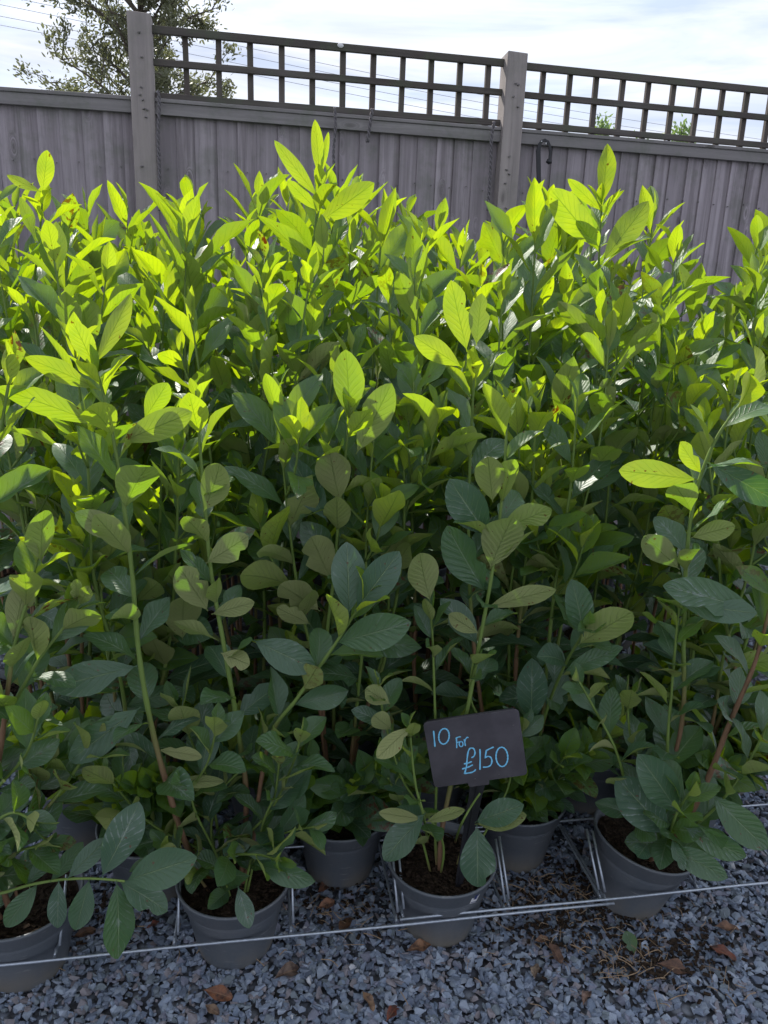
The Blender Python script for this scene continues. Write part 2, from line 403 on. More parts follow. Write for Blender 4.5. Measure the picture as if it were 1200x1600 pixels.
def dress(mb, pts, r, hi=True, start=0., inter=.036, size=.118, az0=None, old=0., tipyoung=1., density=1., wr=.25, mono=False, keep=None):
    """leaves in a spiral on a cane; pts run from base to tip"""
    P = resample(pts, inter*.5)
    P = P[::-1]                      # from the tip downwards
    total = inter*.5*len(P)
    az = r.uniform(0, 2*PI) if az0 is None else az0
    k = 0; dist = 0; i = 0
    while i < len(P)-1:
        frac = 1-(i*inter*.5)/total
        if frac < start: break
        T = (P[max(i-1, 0)]-P[min(i+2, len(P)-1)]).normalized()
        if r.random() < density or k < 5:
            th = {0: 10, 1: 20, 2: 27, 3: 35}.get(k, min(80, 34+1.25*(k-3)))+r.uniform(-11, 11)
            Lf = {0: .46, 1: .64, 2: .82, 3: .95}.get(k, 1.)*size*r.uniform(.8, 1.15)
            if frac < .3: Lf *= .9
            a = T.orthogonal().normalized(); a = rotv(a, T, az)
            d = (T*math.cos(R(th))+a*math.sin(R(th)))
            if k > 12: d = (d+Vector((0, 0, -.012*(k-12)))).normalized()
            n = T-T.dot(d)*d; n = rotv(n.normalized(), d, r.gauss(0, .30))
            y = max(0., min(1., math.exp(-max(0, k-2)/3.6)*tipyoung+r.uniform(-.08, .10)-old))
            blunt = r.uniform(.70, .95)+.1*y; pk = r.uniform(.48, .58)-.04*y
            dm = r.random()
            if keep is not None:
                wb = P[i]+keep; q1 = proj(wb); q2 = proj(wb+d*Lf)
                if wb.y < 1.58 and any((650 < q[0] < 842 and 1085 < q[1] < 1250) or (702 < q[0] < 772 and 1225 < q[1] < 1385) for q in (q1, q2, ((q1[0]+q2[0])/2, (q1[1]+q2[1])/2))):
                    az += R(137.5); k += 1; i += 1 if k < 4 else 2; continue
            leaf(mb, P[i], d, n, Lf, wr=(wr-.035*y)*r.uniform(.88, 1.12), arch=r.uniform(-.15, .85)+(.3 if k > 14 else 0), fold=r.uniform(.06, .45)+.15*y+(.35 if r.random() < .12 else 0),
                 twist=r.gauss(0, .42), young=y, rnd=r.random(), dmg=dm, peak=pk, blunt=blunt, hi=hi, wave=r.uniform(.03, .13))
        az += R(137.5)+r.uniform(-.3, .3)
        k += 1; i += 1 if k < 4 else 2

def cane_mesh(pts, r0, r1, brown_to, r, parent):
    """one cane; brown_to = fraction of the cane that is woody"""
    mb = MB(); m = len(pts); C = []; Rr = []
    for i in range(m):
        f = i/(m-1); g = max(0., min(1., (f-brown_to)/.12+.5)); C.append((g and 1-g if g < 1 else 0, 0, 0) if g > 0 else (1, 0, 0))
        Rr.append((r0+(r1-r0)*f)*(1+.07*math.sin(i*1.7)))
    # attribute red: 0 green, 1 brown  -> material mixes (green, brown)
    mb.tube(pts, Rr, 7, [(c[0], 0, 0) for c in C]); return mb.build('stem', M['stem'], parent)

# ------------------------------------------------------------------ pot and compost
def pot_profile():
    return [(r_*1.03, z_*.845) for r_, z_ in ((.0, .0), (.080, .0), (.084, .004), (.0855, .012), (.112, .172), (.1145, .176), (.1175, .178), (.126, .219), (.1285, .221), (.1295, .2245), (.128, .228), (.1245, .228), (.1225, .224), (.108, .15), (.1, .1), (.0, .1))]
POT_ME = None
def make_pot(root, stretch=1.):
    global POT_ME
    if POT_ME is None:
        mb = MB(); V, F = lathe(pot_profile(), 56); mb.add(V, F); o = mb.build('pot', M['pot'], root); POT_ME = o.data
        return o
    o = bpy.data.objects.new('pot', POT_ME); COL.objects.link(o); o.parent = root; return o
SOIL_ME = []
def make_soil(root, variant, hi):
    while len(SOIL_ME) <= variant:
        r = random.Random(70+len(SOIL_ME)); mb = MB(); nr, na = 16, 40; V = [(0, 0, .172)]; F = []
        for i in range(1, nr+1):
            for k in range(na):
                a = 2*PI*k/na; q = .121*i/nr
                z = .165+.012*(mnoise.noise(Vector((q*math.cos(a)*30+len(SOIL_ME)*7, q*math.sin(a)*30, 1))))+.006*mnoise.noise(Vector((q*math.cos(a)*110, q*math.sin(a)*110, 5)))-.004*(i/nr)**3
                V.append((q*math.cos(a), q*math.sin(a), z))
        for k in range(na): F.append((0, 1+k, 1+(k+1) % na))
        for i in range(nr-1):
            for k in range(na): F.append((1+i*na+k, 1+(i+1)*na+k, 1+(i+1)*na+(k+1) % na, 1+i*na+(k+1) % na))
        mb.add(V, F, smooth=False)
        for _ in range(260):
            a = r.uniform(0, 2*PI); q = .112*math.sqrt(r.random()); c = Vector((q*math.cos(a), q*math.sin(a), .172+r.uniform(-.003, .005)))
            e = Matrix.Rotation(r.uniform(0, PI), 4, 'Z') @ Matrix.Rotation(r.uniform(-.6, .6), 4, 'X'); e.translation = c
            l_ = r.uniform(.003, .012); w_ = r.uniform(.0012, .004); mb.box((-l_, -w_, -.001), (l_, w_, .0012), mat=e)
        o = mb.build('soil', M['soil']); SOIL_ME.append(o.data); bpy.data.objects.remove(o)
    o = bpy.data.objects.new('soil', SOIL_ME[variant]); COL.objects.link(o); o.parent = root; o.rotation_euler = (0, 0, rng.uniform(0, 6)); return o

GROUP = 'potted cherry laurels standing in rows'
def plant_root(x, y, label, lean=(0, 0)):
    root = empty('potted_laurel', (x, y, 0)); tag(root, label, 'potted shrub', GROUP)
    p = make_pot(root); p.rotation_euler = (lean[0], lean[1], rng.uniform(0, 6) if lean == (0, 0) else 0)
    s = make_soil(root, rng.randrange(3), True)
    if lean != (0, 0): s.rotation_euler = (lean[0], lean[1], 0)
    bpy.context.view_layer.update()
    return root
def L2(root, pts):                # world points -> root space (roots are only translated)
    o = Vector(root.location); return [Vector(p)-o for p in pts]

# ------------------------------------------------------------------ setting: ground
gm = MB(); G = 900
nxs = [-G, -200, -40, -8, -4, -2, 0, 2, 4, 8, 40, 200, G]; V = []; F = []
for j, yy in enumerate(nxs):
    for i, xx in enumerate(nxs): V.append((xx, yy, 0))
k = len(nxs)
for j in range(k-1):
    for i in range(k-1): F.append((j*k+i, j*k+i+1, (j+1)*k+i+1, (j+1)*k+i))
gm.add(V, F, smooth=False); g = gm.build('ground', M['ground']); tag(g, kind='structure')
g.location.z = -.006

# gravel: loose slate chippings, one mesh
def gravel():
    r = random.Random(5); shapes = []
    for s_ in range(26):
        bm = bmesh.new()
        for _ in range(11):
            v = Vector((r.gauss(0, 1), r.gauss(0, 1), r.gauss(0, 1))).normalized(); v = Vector((v.x*1., v.y*r.uniform(.6, .8), v.z*r.uniform(.3, .5))); bm.verts.new(v)
        bmesh.ops.convex_hull(bm, input=bm.verts); bmesh.ops.delete(bm, geom=[v for v in bm.verts if not v.link_faces], context='VERTS')
        bm.verts.index_update(); bm.verts.ensure_lookup_table()
        bmesh.ops.recalc_face_normals(bm, faces=bm.faces)
        shapes.append((np.array([v.co[:] for v in bm.verts]), [tuple(v.index for v in f.verts) for f in bm.faces])); bm.free()
    mb = MB('stc'); 
    pal = [(.12, .14, .17), (.155, .18, .215), (.085, .10, .13), (.20, .225, .25), (.14, .135, .16), (.11, .125, .125), (.22, .24, .265), (.16, .13, .12), (.105, .13, .165), (.18, .20, .235)]
    def put(x, y, z, sz, tilt):
        V, F = shapes[r.randrange(26)]
        e = Matrix.Rotation(r.uniform(0, 2*PI), 3, 'Z') @ Matrix.Rotation(r.gauss(0, tilt), 3, 'X') @ Matrix.Rotation(r.gauss(0, tilt), 3, 'Y')
        e = np.array(e); c = pal[min(9, int(r.random()**1.15*10))]; q = r.uniform(1.15, 1.65)
        if r.random() < .006: c = (.55, .53, .50); q = 1
        mb.add((V*sz) @ e.T+np.array([x, y, z]), F, tuple(a*q*t_ for a, t_ in zip(c, (.95, 1., 1.12))), smooth=False)
    for _ in range(27000):
        y = .85+1.35*r.random()**.9; x = r.uniform(-.62*y-.25, .62*y+.25)
        lay = r.random()
        put(x, y, .001+.007*lay, r.choice([.006, .007, .009, .010, .011, .013, .015, .017])*r.uniform(.8, 1.2), .45)
    for _ in range(3200):
        y = r.uniform(2.1, 4.4); x = r.uniform(-2.6, 2.8); put(x, y, .003, r.uniform(.010, .017), .35)
    o = mb.build('gravel', M['stone']); tag(o, 'loose blue grey slate chippings covering the ground', None, None, 'stuff')
gravel()

# ------------------------------------------------------------------ fence
FA = R(12.3); YL = 4.1
PL = Vector((-.3008*YL, YL, 0)); fu = Vector((math.cos(FA), math.sin(FA), 0)); fv = Vector((-math.sin(FA), math.cos(FA), 0))
BAY = (Vector((.1305, 1, 0))*YL*1.1-PL).length
PR = PL+fu*BAY
FA2 = R(9.0); fu2 = Vector((math.cos(FA2), math.sin(FA2), 0))
PW = .108; Z_CAP0, Z_CAP1 = 2.285, 2.35
def frameat(o, loc, rz): o.location = loc; o.rotation_euler = (0, 0, rz)
def post(loc, rz, label, top=2.705):
    mb = MB('wood'); r = rng.random()*9; h = PW/2
    V = []; F = []; zs = [-.3, 1.0, 2.0, top]; 
    for z in zs: V += [(-h, -h, z), (h, -h, z), (h, h, z), (-h, h, z)]
    V[-1] = (-h, h, top-.006); V[-4] = (-h, -h, top+.004)
    for i in range(3):
        for k in range(4): F.append((i*4+k, i*4+(k+1) % 4, i*4+4+(k+1) % 4, i*4+4+k))
    F += [(3, 2, 1, 0), (12, 13, 14, 15)]
    mb.add(V, F, (r, r*.7, r*.3), smooth=False)
    root = empty('fence_post', loc, rz); tag(root, label, 'fence post', 'square timber fence posts')
    mb.build('timber', M['wpost'], root, bevel=.004)
    for z in sorted([rng.uniform(1.9, 2.68) for _ in range(9)]):
        nb = MB(); x = rng.uniform(-.02, .02); e = Matrix.Rotation(rng.uniform(-.5, .5), 4, 'Y') @ Matrix.Rotation(rng.uniform(-.3, .3), 4, 'X'); e.translation = Vector((x, -h-.004, z))
        nb.box((-.006, -.004, -.0025), (.006, .005, .0025), mat=e); nb.build('staple', M['nail'], root)
    return root
def panel(origin, rz, length, label, seed):
    """local x along the fence, local y away from the camera; origin at the panel's left end"""
    r = random.Random(seed)
    root = empty('board_fence', origin, rz); tag(root, label, 'fence', 'feather edge board fences')
    mb = MB('wood'); x = 0
    while x < length-.01:
        w = r.uniform(.088, .112); w = min(w, length-x); c = (r.random()*9, r.random()*9, r.random()*9)
        x1 = min(length, x+w+.016); zt = 2.33-r.random()*.006; zb = .1
        t0, t1 = .005, .012
        # feather edge: thick edge on the left lies over the thin edge of its neighbour
        y0 = -.006-t1+r.uniform(-.002, .002); y1 = -.002-t0*.6
        V = [(x, y0, zb), (x1, y1, zb), (x1, y1+t0*.5, zb), (x, y0+t1*.75, zb)]; V = V+[(a, b, zt) for a, b, _ in V]
        mb.add(V, [(0, 1, 5, 4), (1, 2, 6, 5), (2, 3, 7, 6), (3, 0, 4, 7), (4, 5, 6, 7), (3, 2, 1, 0)], c, smooth=False); x += w
    mb.build('boards', M['wood'], root)
    for z in (.45, 1.25, 2.05):
        mb = MB('wood'); mb.box((0, .010, z-.035), (length, .05, z+.035), (r.random()*9,)*3); mb.build('back_rail', M['woodh'], root)
    mb = MB('wood'); mb.box((0, -.045, Z_CAP0), (length, -.026, Z_CAP1-.012), (r.random()*9,)*3); mb.build('top_rail', M['woodh'], root, bevel=.002)
    mb = MB('wood'); mb.box((-.0, -.052, Z_CAP1-.0115), (length, .03, Z_CAP1+.006), (r.random()*9,)*3); mb.build('capping', M['woodh'], root, bevel=.003)
    mb = MB('wood'); mb.box((0, -.03, -.02), (length, .02, .098), (r.random()*9,)*3); mb.build('gravel_board', M['woodh'], root)
    xx = .05
    while xx < length:
        nb = MB(); z = 2.05+r.uniform(-.012, .012); nb.box((xx-.0028, -.027, z-.0028), (xx+.0028, -.018, z+.0028)); nb.build('nail', M['nail'], root); xx += r.uniform(.09, .105)
    return root
def trellis(origin, rz, length, z0, z1, dz, label, seed, x_first):
    r = random.Random(seed); root = empty('trellis', (*origin[:2], 0), rz); tag(root, label, 'trellis', 'square trellis panels along the fence top')
    for i, z in enumerate((z0, (z0+z1)/2+.004, z1)):
        mb = MB('wood'); h = .0145 if i < 2 else .017
        mb.add([(0, -.026, z-h), (length, -.026, z-h+dz), (length, -.002, z-h+dz), (0, -.002, z-h), (0, -.026, z+h), (length, -.026, z+h+dz), (length, -.002, z+h+dz), (0, -.002, z+h)],
               [(0,3,2,1),(4,5,6,7),(0,1,5,4),(1,2,6,5),(2,3,7,6),(3,0,4,7)], (r.random()*9,)*3, smooth=False)
        mb.build('rail', M['trel'], root, bevel=.002)
    x = x_first
    while x < length-.03:
        mb = MB('wood'); q = dz*x/length; hw = .014+r.uniform(-.001, .001); tl = r.uniform(-.003, .003)
        mb.add([(x-hw, 0, z0-.016+q), (x+hw, 0, z0-.016+q), (x+hw, .02, z0-.016+q), (x-hw, .02, z0-.016+q), (x-hw+tl, 0, z1+.012+q), (x+hw+tl, 0, z1+.012+q), (x+hw+tl, .02, z1+.012+q), (x-hw+tl, .02, z1+.012+q)],
               [(0,3,2,1),(4,5,6,7),(0,1,5,4),(1,2,6,5),(2,3,7,6),(3,0,4,7)], (r.random()*9,)*3, smooth=False)
        mb.build('batten', M['trelv'], root); x += .1535
    return root
post(PL, FA, 'tall timber post left of the long trellis, studded with staples')
post(PR, FA, 'tall timber post on the right, where the two trellises meet')
h = PW/2
panel(PL+fu*h+fv*.02, FA, BAY-PW, 'weathered board panel between the two tall posts', 3)
panel(PR+fu*h+fv*.02, FA, 1.83, 'weathered board panel right of the right post, behind the hanging strap', 4)
panel(PL-fu2*(h+1.9)+fv*.02, FA2, 1.9, 'weathered board panel at far left with no trellis above', 5)
trellis(PL+fu*h+fv*.022, FA, BAY-PW, 2.371, 2.655, .010, 'dark square trellis strip between the two posts', 6, .152)
trellis(PR+fu*h+fv*.022, FA, 1.83, 2.383, 2.660, .0, 'dark square trellis strip right of the right post', 7, .125)

PR2 = PR+fu*(1.83+PW)
post(PR2, FA, 'timber post at the far right end of the right trellis')
panel(PR2+fu*h+fv*.02, FA, 1.83, 'weathered board panel beyond the far right post', 14)
# things hung on the fence
def onfence(px, py, off=-.05):        # pixel -> point on the fence's face
    p0 = PL+fv*off; d = ray(px, py); t = (p0-CAMP).dot(fv)/d.dot(fv); return CAMP+d*t
def rope(pix, rad, label, turns=60):
    P = resample(smoothline([onfence(x, y, -.066) for x, y in pix], 8), .006); root = empty('rope', P[0]); tag(root, label, 'rope')
    for q in (0, PI):
        mb = MB(); pts = [p-P[0]+Vector((math.cos(i*.75+q)*rad*.75, math.sin(i*.75+q)*rad*.75, 0)) for i, p in enumerate(P)]
        mb.tube(pts, rad*.72, 6); mb.build('strand', M['rope'], root)
rope([(523, 168), (524, 200), (521, 240), (523, 290), (518, 345)], .0055, 'dark twisted rope hanging down the middle fence panel')
rope([(582, 170), (578, 195), (574, 222)], .0070, 'short frayed rope end hanging from the trellis')
rope([(247, 142), (249, 165), (247, 215), (249, 262), (250, 330)], .006, 'dark rope hanging close beside the left fence post')
rope([(772, 190), (768, 215), (766, 270), (762, 330)], .0065, 'dark rope hanging close beside the right fence post')
# strap with spike
def strap():
    root = empty('hanging_strap', onfence(845, 230)); tag(root, 'black hooked tree tie strap hanging on the right fence panel', 'strap')
    def ribbon(pix, widths, name, th=.004):
        P = [onfence(x, y, -.062) for x, y in pix]; mb = MB(); V = []; F = []
        for i, p in enumerate(P):
            t = (P[min(i+1, len(P)-1)]-P[max(i-1, 0)]).normalized(); b = t.cross(fv).normalized(); w = widths[i]
            for s_, y_ in ((-1, -th), (1, -th), (1, th), (-1, th)): V.append(tuple(p+b*s_*w+fv*y_-root.location))
        for i in range(len(P)-1):
            for k in range(4): F.append((i*4+k, i*4+(k+1) % 4, i*4+4+(k+1) % 4, i*4+4+k))
        F += [(3, 2, 1, 0), tuple(len(V)-4+k for k in range(4))]
        mb.add(V, F, smooth=False); mb.build(name, M['stake'], root, bevel=.0008)
    ribbon([(847, 220), (843, 226), (841, 236), (841.5, 260), (842, 285), (842.5, 300), (842, 309)], [.005, .009, .012, .012, .0105, .005, .0008], 'spike')
    ribbon([(845, 221), (851, 219), (856, 222), (859, 229), (860, 238), (858.5, 250)], [.006, .008, .008, .0075, .007, .005], 'loop')
    mb = MB(); c = onfence(858, 253, -.062)-root.location; mb.tube([c+Vector((-.014, 0, .006)), c+Vector((0, 0, 0)), c+Vector((.013, 0, .002))], [.010, .013, .009], 8); mb.build('buckle', M['stake'], root)
    for x, y in ((846, 221), (853, 224)):
        mb = MB(); c = onfence(x, y, -.068)-root.location; mb.tube([c, c-fv*.003], .0035, 10); mb.build('rivet', M['white'], root)
strap()
for (px, py), lab in (((532, 71), 'small white tag stuck on the top rail of the left trellis'), ((1041, 222.5), 'small white tag stuck on the bottom rail of the right trellis')):
    mb = MB(); c = onfence(px, py, -.008); V, F = lathe([(0, -.0015), (.013, -.0015), (.014, 0), (.013, .0015), (0, .0015)], 20)
    V = [tuple(Vector((x*1.15, z, y*.75))) for x, y, z in V]; mb.add(V, F); o = mb.build('trellis_tag', M['white']); o.location = c; o.rotation_euler = (0, 0, FA); tag(o, lab, 'tag', 'white tags on the trellis')

# ------------------------------------------------------------------ plants in view at the front, each cane where it grows
def front_plant(x, y, label, canes, seed, lean=(0, 0)):
    r = random.Random(seed); root = plant_root(x, y, label, lean); fol = MB()
    add_canes(root, fol, x, y, canes, r)
    fol.build('foliage', M['leaf'], root); return root
def add_canes(root, fol, x, y, canes, r):
    for c in canes:
        pix = c['p']; Y0, Y1 = c['Y']; n = len(pix)
        P = [atY(px, py, Y0+(Y1-Y0)*i/(n-1)) for i, (px, py) in enumerate(pix)]
        if c.get('soil', True):
            while len(P) > 2 and P[0].z < .25: P.pop(0)
            q = Vector((P[0].x-x, P[0].y-y, 0))*.4
            if q.length > .085: q = q.normalized()*.085
            P = [Vector((x+q.x, y+q.y, .150))]+P
        elif not c.get('air'):
            P[0] = atZ(*pix[0], .160); q = Vector((P[0].x-x, P[0].y-y, 0))
            if q.length > .095: q = q.normalized()*.095; P[0] = Vector((x+q.x, y+q.y, .160))
        pts = smoothline(L2(root, P), 7)
        cane_mesh(pts, c.get('r0', .0055), c.get('r1', .0022), c.get('brown', .25), r, root)
        dress(fol, pts, r, True, c.get('start', .2), c.get('inter', .04), c.get('size', .115), old=c.get('old', 0.), tipyoung=c.get('ty', 1.), density=c.get('dens', .93), wr=c.get('wr', .26), keep=Vector(root.location))
    for lf in [l for c in canes for l in c.get('leaves', [])]:
        # explicit leaf: base pixel, tip pixel, Y, half-width ratio, side shown (+1 upper, -1 under)
        (bx, by), (tx, ty), Yb, Yt, wr, side, yg = lf
        B = atY(bx, by, Yb); T_ = atY(tx, ty, Yt); d = T_-B; Lf = d.length
        n = (CAMP-B).normalized()*side; n = rotv(n, d.normalized(), r.gauss(0, .25))
        leaf(fol, B-Vector(root.location), d, n, Lf*1.02, wr=wr*(.86 if wr > .2 else 1), arch=r.uniform(.05, .35)*1, fold=r.uniform(.08, .25), twist=r.gauss(0, .15), young=yg, rnd=r.random(), dmg=r.random()*.9, peak=.55, blunt=.7, hi=True)

def rowpt(x, y0): return (x, y0+.174*x)
x, y = rowpt(-.315, 1.53)
front_plant(x, y, 'laurel in the front pot left of the price sign, three long leafy canes', [
    dict(p=[(318, 1352), (292, 1322), (262, 1230), (236, 1130), (217, 1020), (207, 900), (195, 800), (180, 700), (163, 620), (148, 572)], Y=(1.40, 1.36), r0=.0075, brown=.30, start=.28, inter=.046, size=.122, soil=False,
         leaves=[((220, 1105), (103, 1190), 1.37, 1.30, .23, 1, 0), ((216, 1040), (80, 1075), 1.38, 1.33, .23, 1, 0), ((246, 1172), (322, 1180), 1.39, 1.36, .12, -1, 0), ((262, 1222), (350, 1221), 1.39, 1.38, .10, -1, 0),
                 ((205, 845), (120, 800), 1.39, 1.38, .24, -1, 0), ((181, 694), (305, 640), 1.38, 1.36, .15, -1, .55), ((160, 665), (0, 602), 1.38, 1.34, .13, -1, .6), ((150, 578), (114, 500), 1.38, 1.37, .24, -1, .8), ((150, 568), (205, 462), 1.38, 1.42, .14, -1, .9), ((157, 610), (45, 555), 1.38, 1.36, .15, -1, .7), ((225, 655), (262, 598), 1.42, 1.40, .26, -1, .5)]),
    dict(p=[(392, 1355), (385, 1250), (372, 1140), (352, 1020), (331, 900), (320, 790), (312, 690), (306, 610)], Y=(1.46, 1.46), r0=.007, brown=.22, start=.22, inter=.044, size=.112,
         leaves=[((325, 955), (280, 885), 1.46, 1.42, .30, -1, 0), ((345, 1020), (392, 1040), 1.45, 1.42, .32, -1, 0), ((322, 880), (388, 838), 1.44, 1.42, .28, -1, 0), ((318, 800), (350, 722), 1.44, 1.42, .31, -1, .2), ((330, 960), (400, 940), 1.45, 1.43, .17, -1, 0), ((395, 1000), (490, 1045), 1.44, 1.40, .27, 1, 0)]),
    dict(p=[(392, 1330), (420, 1160), (465, 1090), (520, 1012), (550, 965), (572, 925)], Y=(1.46, 1.40), r0=.006, brown=.35, start=.35, inter=.048, size=.12,
         leaves=[((545, 962), (545, 850), 1.40, 1.42, .27, 1, 0), ((555, 955), (620, 868), 1.40, 1.38, .25, 1, 0), ((525, 1005), (635, 975), 1.42, 1.36, .25, 1, 0)]),
    dict(p=[(350, 1345), (395, 1335), (440, 1345)], Y=(1.38, 1.28), r0=.003, brown=.0, start=.1, inter=.03, size=.10, ty=.5,
         leaves=[((372, 1385), (390, 1450), 1.31, 1.26, .26, 1, 0), ((400, 1350), (488, 1378), 1.30, 1.25, .22, 1, .1)]),
    dict(p=[(340, 1340), (300, 1250), (325, 1190), (340, 1130)], Y=(1.42, 1.34), r0=.003, brown=.1, start=.3, inter=.034, size=.10, ty=.3),
    dict(p=[(350, 1345), (420, 1270), (455, 1200), (470, 1150)], Y=(1.44, 1.38), r0=.0035, brown=.1, start=.25, inter=.036, size=.11, ty=.3),
    dict(p=[(330, 1345), (265, 1310), (225, 1280), (190, 1300)], Y=(1.46, 1.38), r0=.0035, brown=.1, start=.15, inter=.032, size=.12, ty=.1),
    dict(p=[(360, 1345), (330, 1240), (300, 1160), (270, 1090)], Y=(1.48, 1.44), r0=.0035, brown=.1, start=.2, inter=.034, size=.125, ty=.1),
    dict(p=[(330, 1340), (240, 1290), (190, 1240), (160, 1200)], Y=(1.42, 1.36), r0=.0035, brown=.1, start=.3, inter=.036, size=.11, ty=.3),
    dict(p=[(350, 1350), (400, 1325), (450, 1300), (492, 1292)], Y=(1.44, 1.36), r0=.003, brown=.0, start=.15, inter=.028, size=.10, ty=.3),
    dict(p=[(330, 1352), (305, 1362), (280, 1345), (262, 1322)], Y=(1.42, 1.34), r0=.003, brown=.0, start=.15, inter=.028, size=.10, ty=.3),
    dict(p=[(375, 1352), (410, 1290), (430, 1240), (436, 1190)], Y=(1.44, 1.38), r0=.003, brown=.0, start=.15, inter=.032, size=.11, ty=.2),
    dict(p=[(340, 1345), (330, 1290), (350, 1230), (400, 1180), (420, 1120)], Y=(1.44, 1.46), r0=.0035, brown=.1, start=.25, inter=.034, size=.11, ty=.2),
], 21)

x, y = rowpt(-.775, 1.53)
front_plant(x, y, 'laurel in the leftmost front pot, low branch of large drooping leaves', [
    dict(p=[(-40, 1400), (0, 1396), (50, 1382), (100, 1374), (150, 1373), (195, 1377)], Y=(1.27, 1.20), r0=.0035, brown=.0, start=2., soil=False, air=True,
         leaves=[((140, 1373), (118, 1455), 1.21, 1.17, .27, 1, 0), ((182, 1376), (190, 1500), 1.20, 1.15, .27, 1, 0), ((92, 1375), (88, 1452), 1.22, 1.19, .20, 1, 0), ((60, 1380), (5, 1452), 1.24, 1.2, .24, 1, 0),
                 ((105, 1373), (165, 1312), 1.22, 1.25, .22, 1, 0), ((78, 1378), (130, 1318), 1.23, 1.28, .22, 1, 0), ((158, 1372), (218, 1262), 1.21, 1.25, .26, 1, 0), ((195, 1377), (300, 1342), 1.20, 1.17, .25, 1, 0), ((186, 1377), (262, 1420), 1.21, 1.19, .3, 1, 0), ((40, 1384), (90, 1325), 1.25, 1.29, .24, 1, 0)]),
    dict(p=[(-20, 1300), (0, 1180), (12, 1080), (25, 1000), (45, 930), (62, 860)], Y=(1.30, 1.30), r0=.007, brown=.55, start=.30, inter=.044, size=.12, ty=.7,
         leaves=[((65, 880), (62, 792), 1.30, 1.28, .30, -1, .2), ((20, 1000), (40, 905), 1.3, 1.3, .22, -1, 0)]),
    dict(p=[(-60, 1330), (0, 1150), (55, 1040), (100, 980), (130, 935)], Y=(1.30, 1.34), r0=.005, brown=.3, start=.30, inter=.040, size=.115, ty=.4,
         leaves=[((120, 940), (118, 905), 1.34, 1.34, .3, -1, .2)]),
    dict(p=[(-60, 1330), (10, 1325), (75, 1260), (120, 1200), (150, 1150)], Y=(1.28, 1.34), r0=.006, brown=.6, start=.25, inter=.036, size=.12, ty=.3),
    dict(p=[(-80, 1300), (-60, 1100), (-40, 900), (-15, 760), (5, 650), (20, 560)], Y=(1.30, 1.32), r0=.006, brown=.3, start=.2, inter=.04, size=.12),
    dict(p=[(-50, 1390), (-10, 1360), (30, 1330), (75, 1320)], Y=(1.32, 1.26), r0=.0035, brown=.2, start=.1, inter=.03, size=.12, ty=.2),
    dict(p=[(-50, 1380), (10, 1290), (50, 1230), (90, 1180)], Y=(1.36, 1.36), r0=.0035, brown=.2, start=.1, inter=.03, size=.12, ty=.2),
    dict(p=[(-60, 1330), (-10, 1240), (40, 1180), (60, 1120)], Y=(1.28, 1.22), r0=.004, brown=.3, start=.1, inter=.034, size=.11, ty=.4),
    dict(p=[(-70, 1330), (-30, 1300), (20, 1270), (60, 1290)], Y=(1.26, 1.18), r0=.004, brown=.3, start=.1, inter=.034, size=.11, ty=.2),
], 22)

x, y = rowpt(.17, 1.53)
front_plant(x, y, 'laurel in the front pot that holds the price sign', [
    dict(p=[(668, 1318), (662, 1275), (650, 1230), (643, 1175), (640, 1130)], Y=(1.45, 1.42), r0=.0035, brown=.05, start=.42, inter=.036, size=.090, ty=.55, soil=False,
         leaves=[((665, 1270), (598, 1342), 1.43, 1.38, .28, 1, 0), ((660, 1280), (592, 1270), 1.43, 1.38, .12, -1, .1), ((664, 1285), (728, 1263), 1.43, 1.40, .12, -1, .1), ((642, 1135), (588, 1185), 1.42, 1.36, .2, -1, .1)]),
    dict(p=[(715, 1310), (720, 1290), (735, 1262), (750, 1240)], Y=(1.47, 1.46), r0=.003, brown=.1, start=.3, inter=.03, size=.085, ty=.4, soil=False,
         leaves=[((745, 1288), (748, 1390), 1.42, 1.37, .33, 1, 0), ((742, 1285), (815, 1258), 1.44, 1.40, .26, 1, 0), ((742, 1288), (822, 1275), 1.45, 1.42, .2, -1, 0)]),
    dict(p=[(690, 1300), (710, 1200), (730, 1110), (750, 1000), (768, 900), (782, 800), (790, 700), (792, 620)], Y=(1.52, 1.54), r0=.0065, brown=.2, start=.30, inter=.046, size=.118,
         leaves=[((765, 890), (800, 800), 1.52, 1.48, .33, -1, 0), ((770, 785), (762, 710), 1.52, 1.49, .31, -1, .25), ((780, 830), (862, 790), 1.53, 1.49, .27, -1, 0), ((765, 840), (705, 755), 1.53, 1.50, .29, 1, 0), ((758, 925), (700, 830), 1.54, 1.52, .29, 1, 0), ((760, 950), (870, 915), 1.53, 1.47, .13, -1, 0), ((748, 990), (700, 960), 1.52, 1.5, .2, -1, 0)]),
    dict(p=[(680, 1300), (682, 1200), (679, 1090), (676, 1000), (672, 945)], Y=(1.54, 1.50), r0=.004, brown=.1, start=.38, inter=.044, size=.10, ty=.3,
         leaves=[((672, 940), (652, 858), 1.50, 1.48, .3, -1, 0)]),
    dict(p=[(690, 1310), (630, 1220), (600, 1120), (590, 1060)], Y=(1.50, 1.44), r0=.003, brown=.05, start=.40, inter=.036, size=.085, ty=.3,
         leaves=[((610, 1100), (570, 1075), 1.44, 1.42, .32, -1, 0), ((612, 1140), (582, 1115), 1.44, 1.42, .34, -1, 0)]),
    dict(p=[(730, 1300), (790, 1240), (800, 1180), (822, 1130)], Y=(1.58, 1.58), r0=.003, brown=.05, start=.2, inter=.036, size=.11, ty=.2),
    dict(p=[(655, 1300), (630, 1265), (618, 1240), (606, 1215)], Y=(1.52, 1.48), r0=.003, brown=.05, start=.3, inter=.03, size=.09, ty=.3),
    dict(p=[(700, 1310), (760, 1180), (735, 1090), (740, 1030)], Y=(1.56, 1.52), r0=.003, brown=.05, start=.40, inter=.036, size=.10, ty=.2),
], 23)

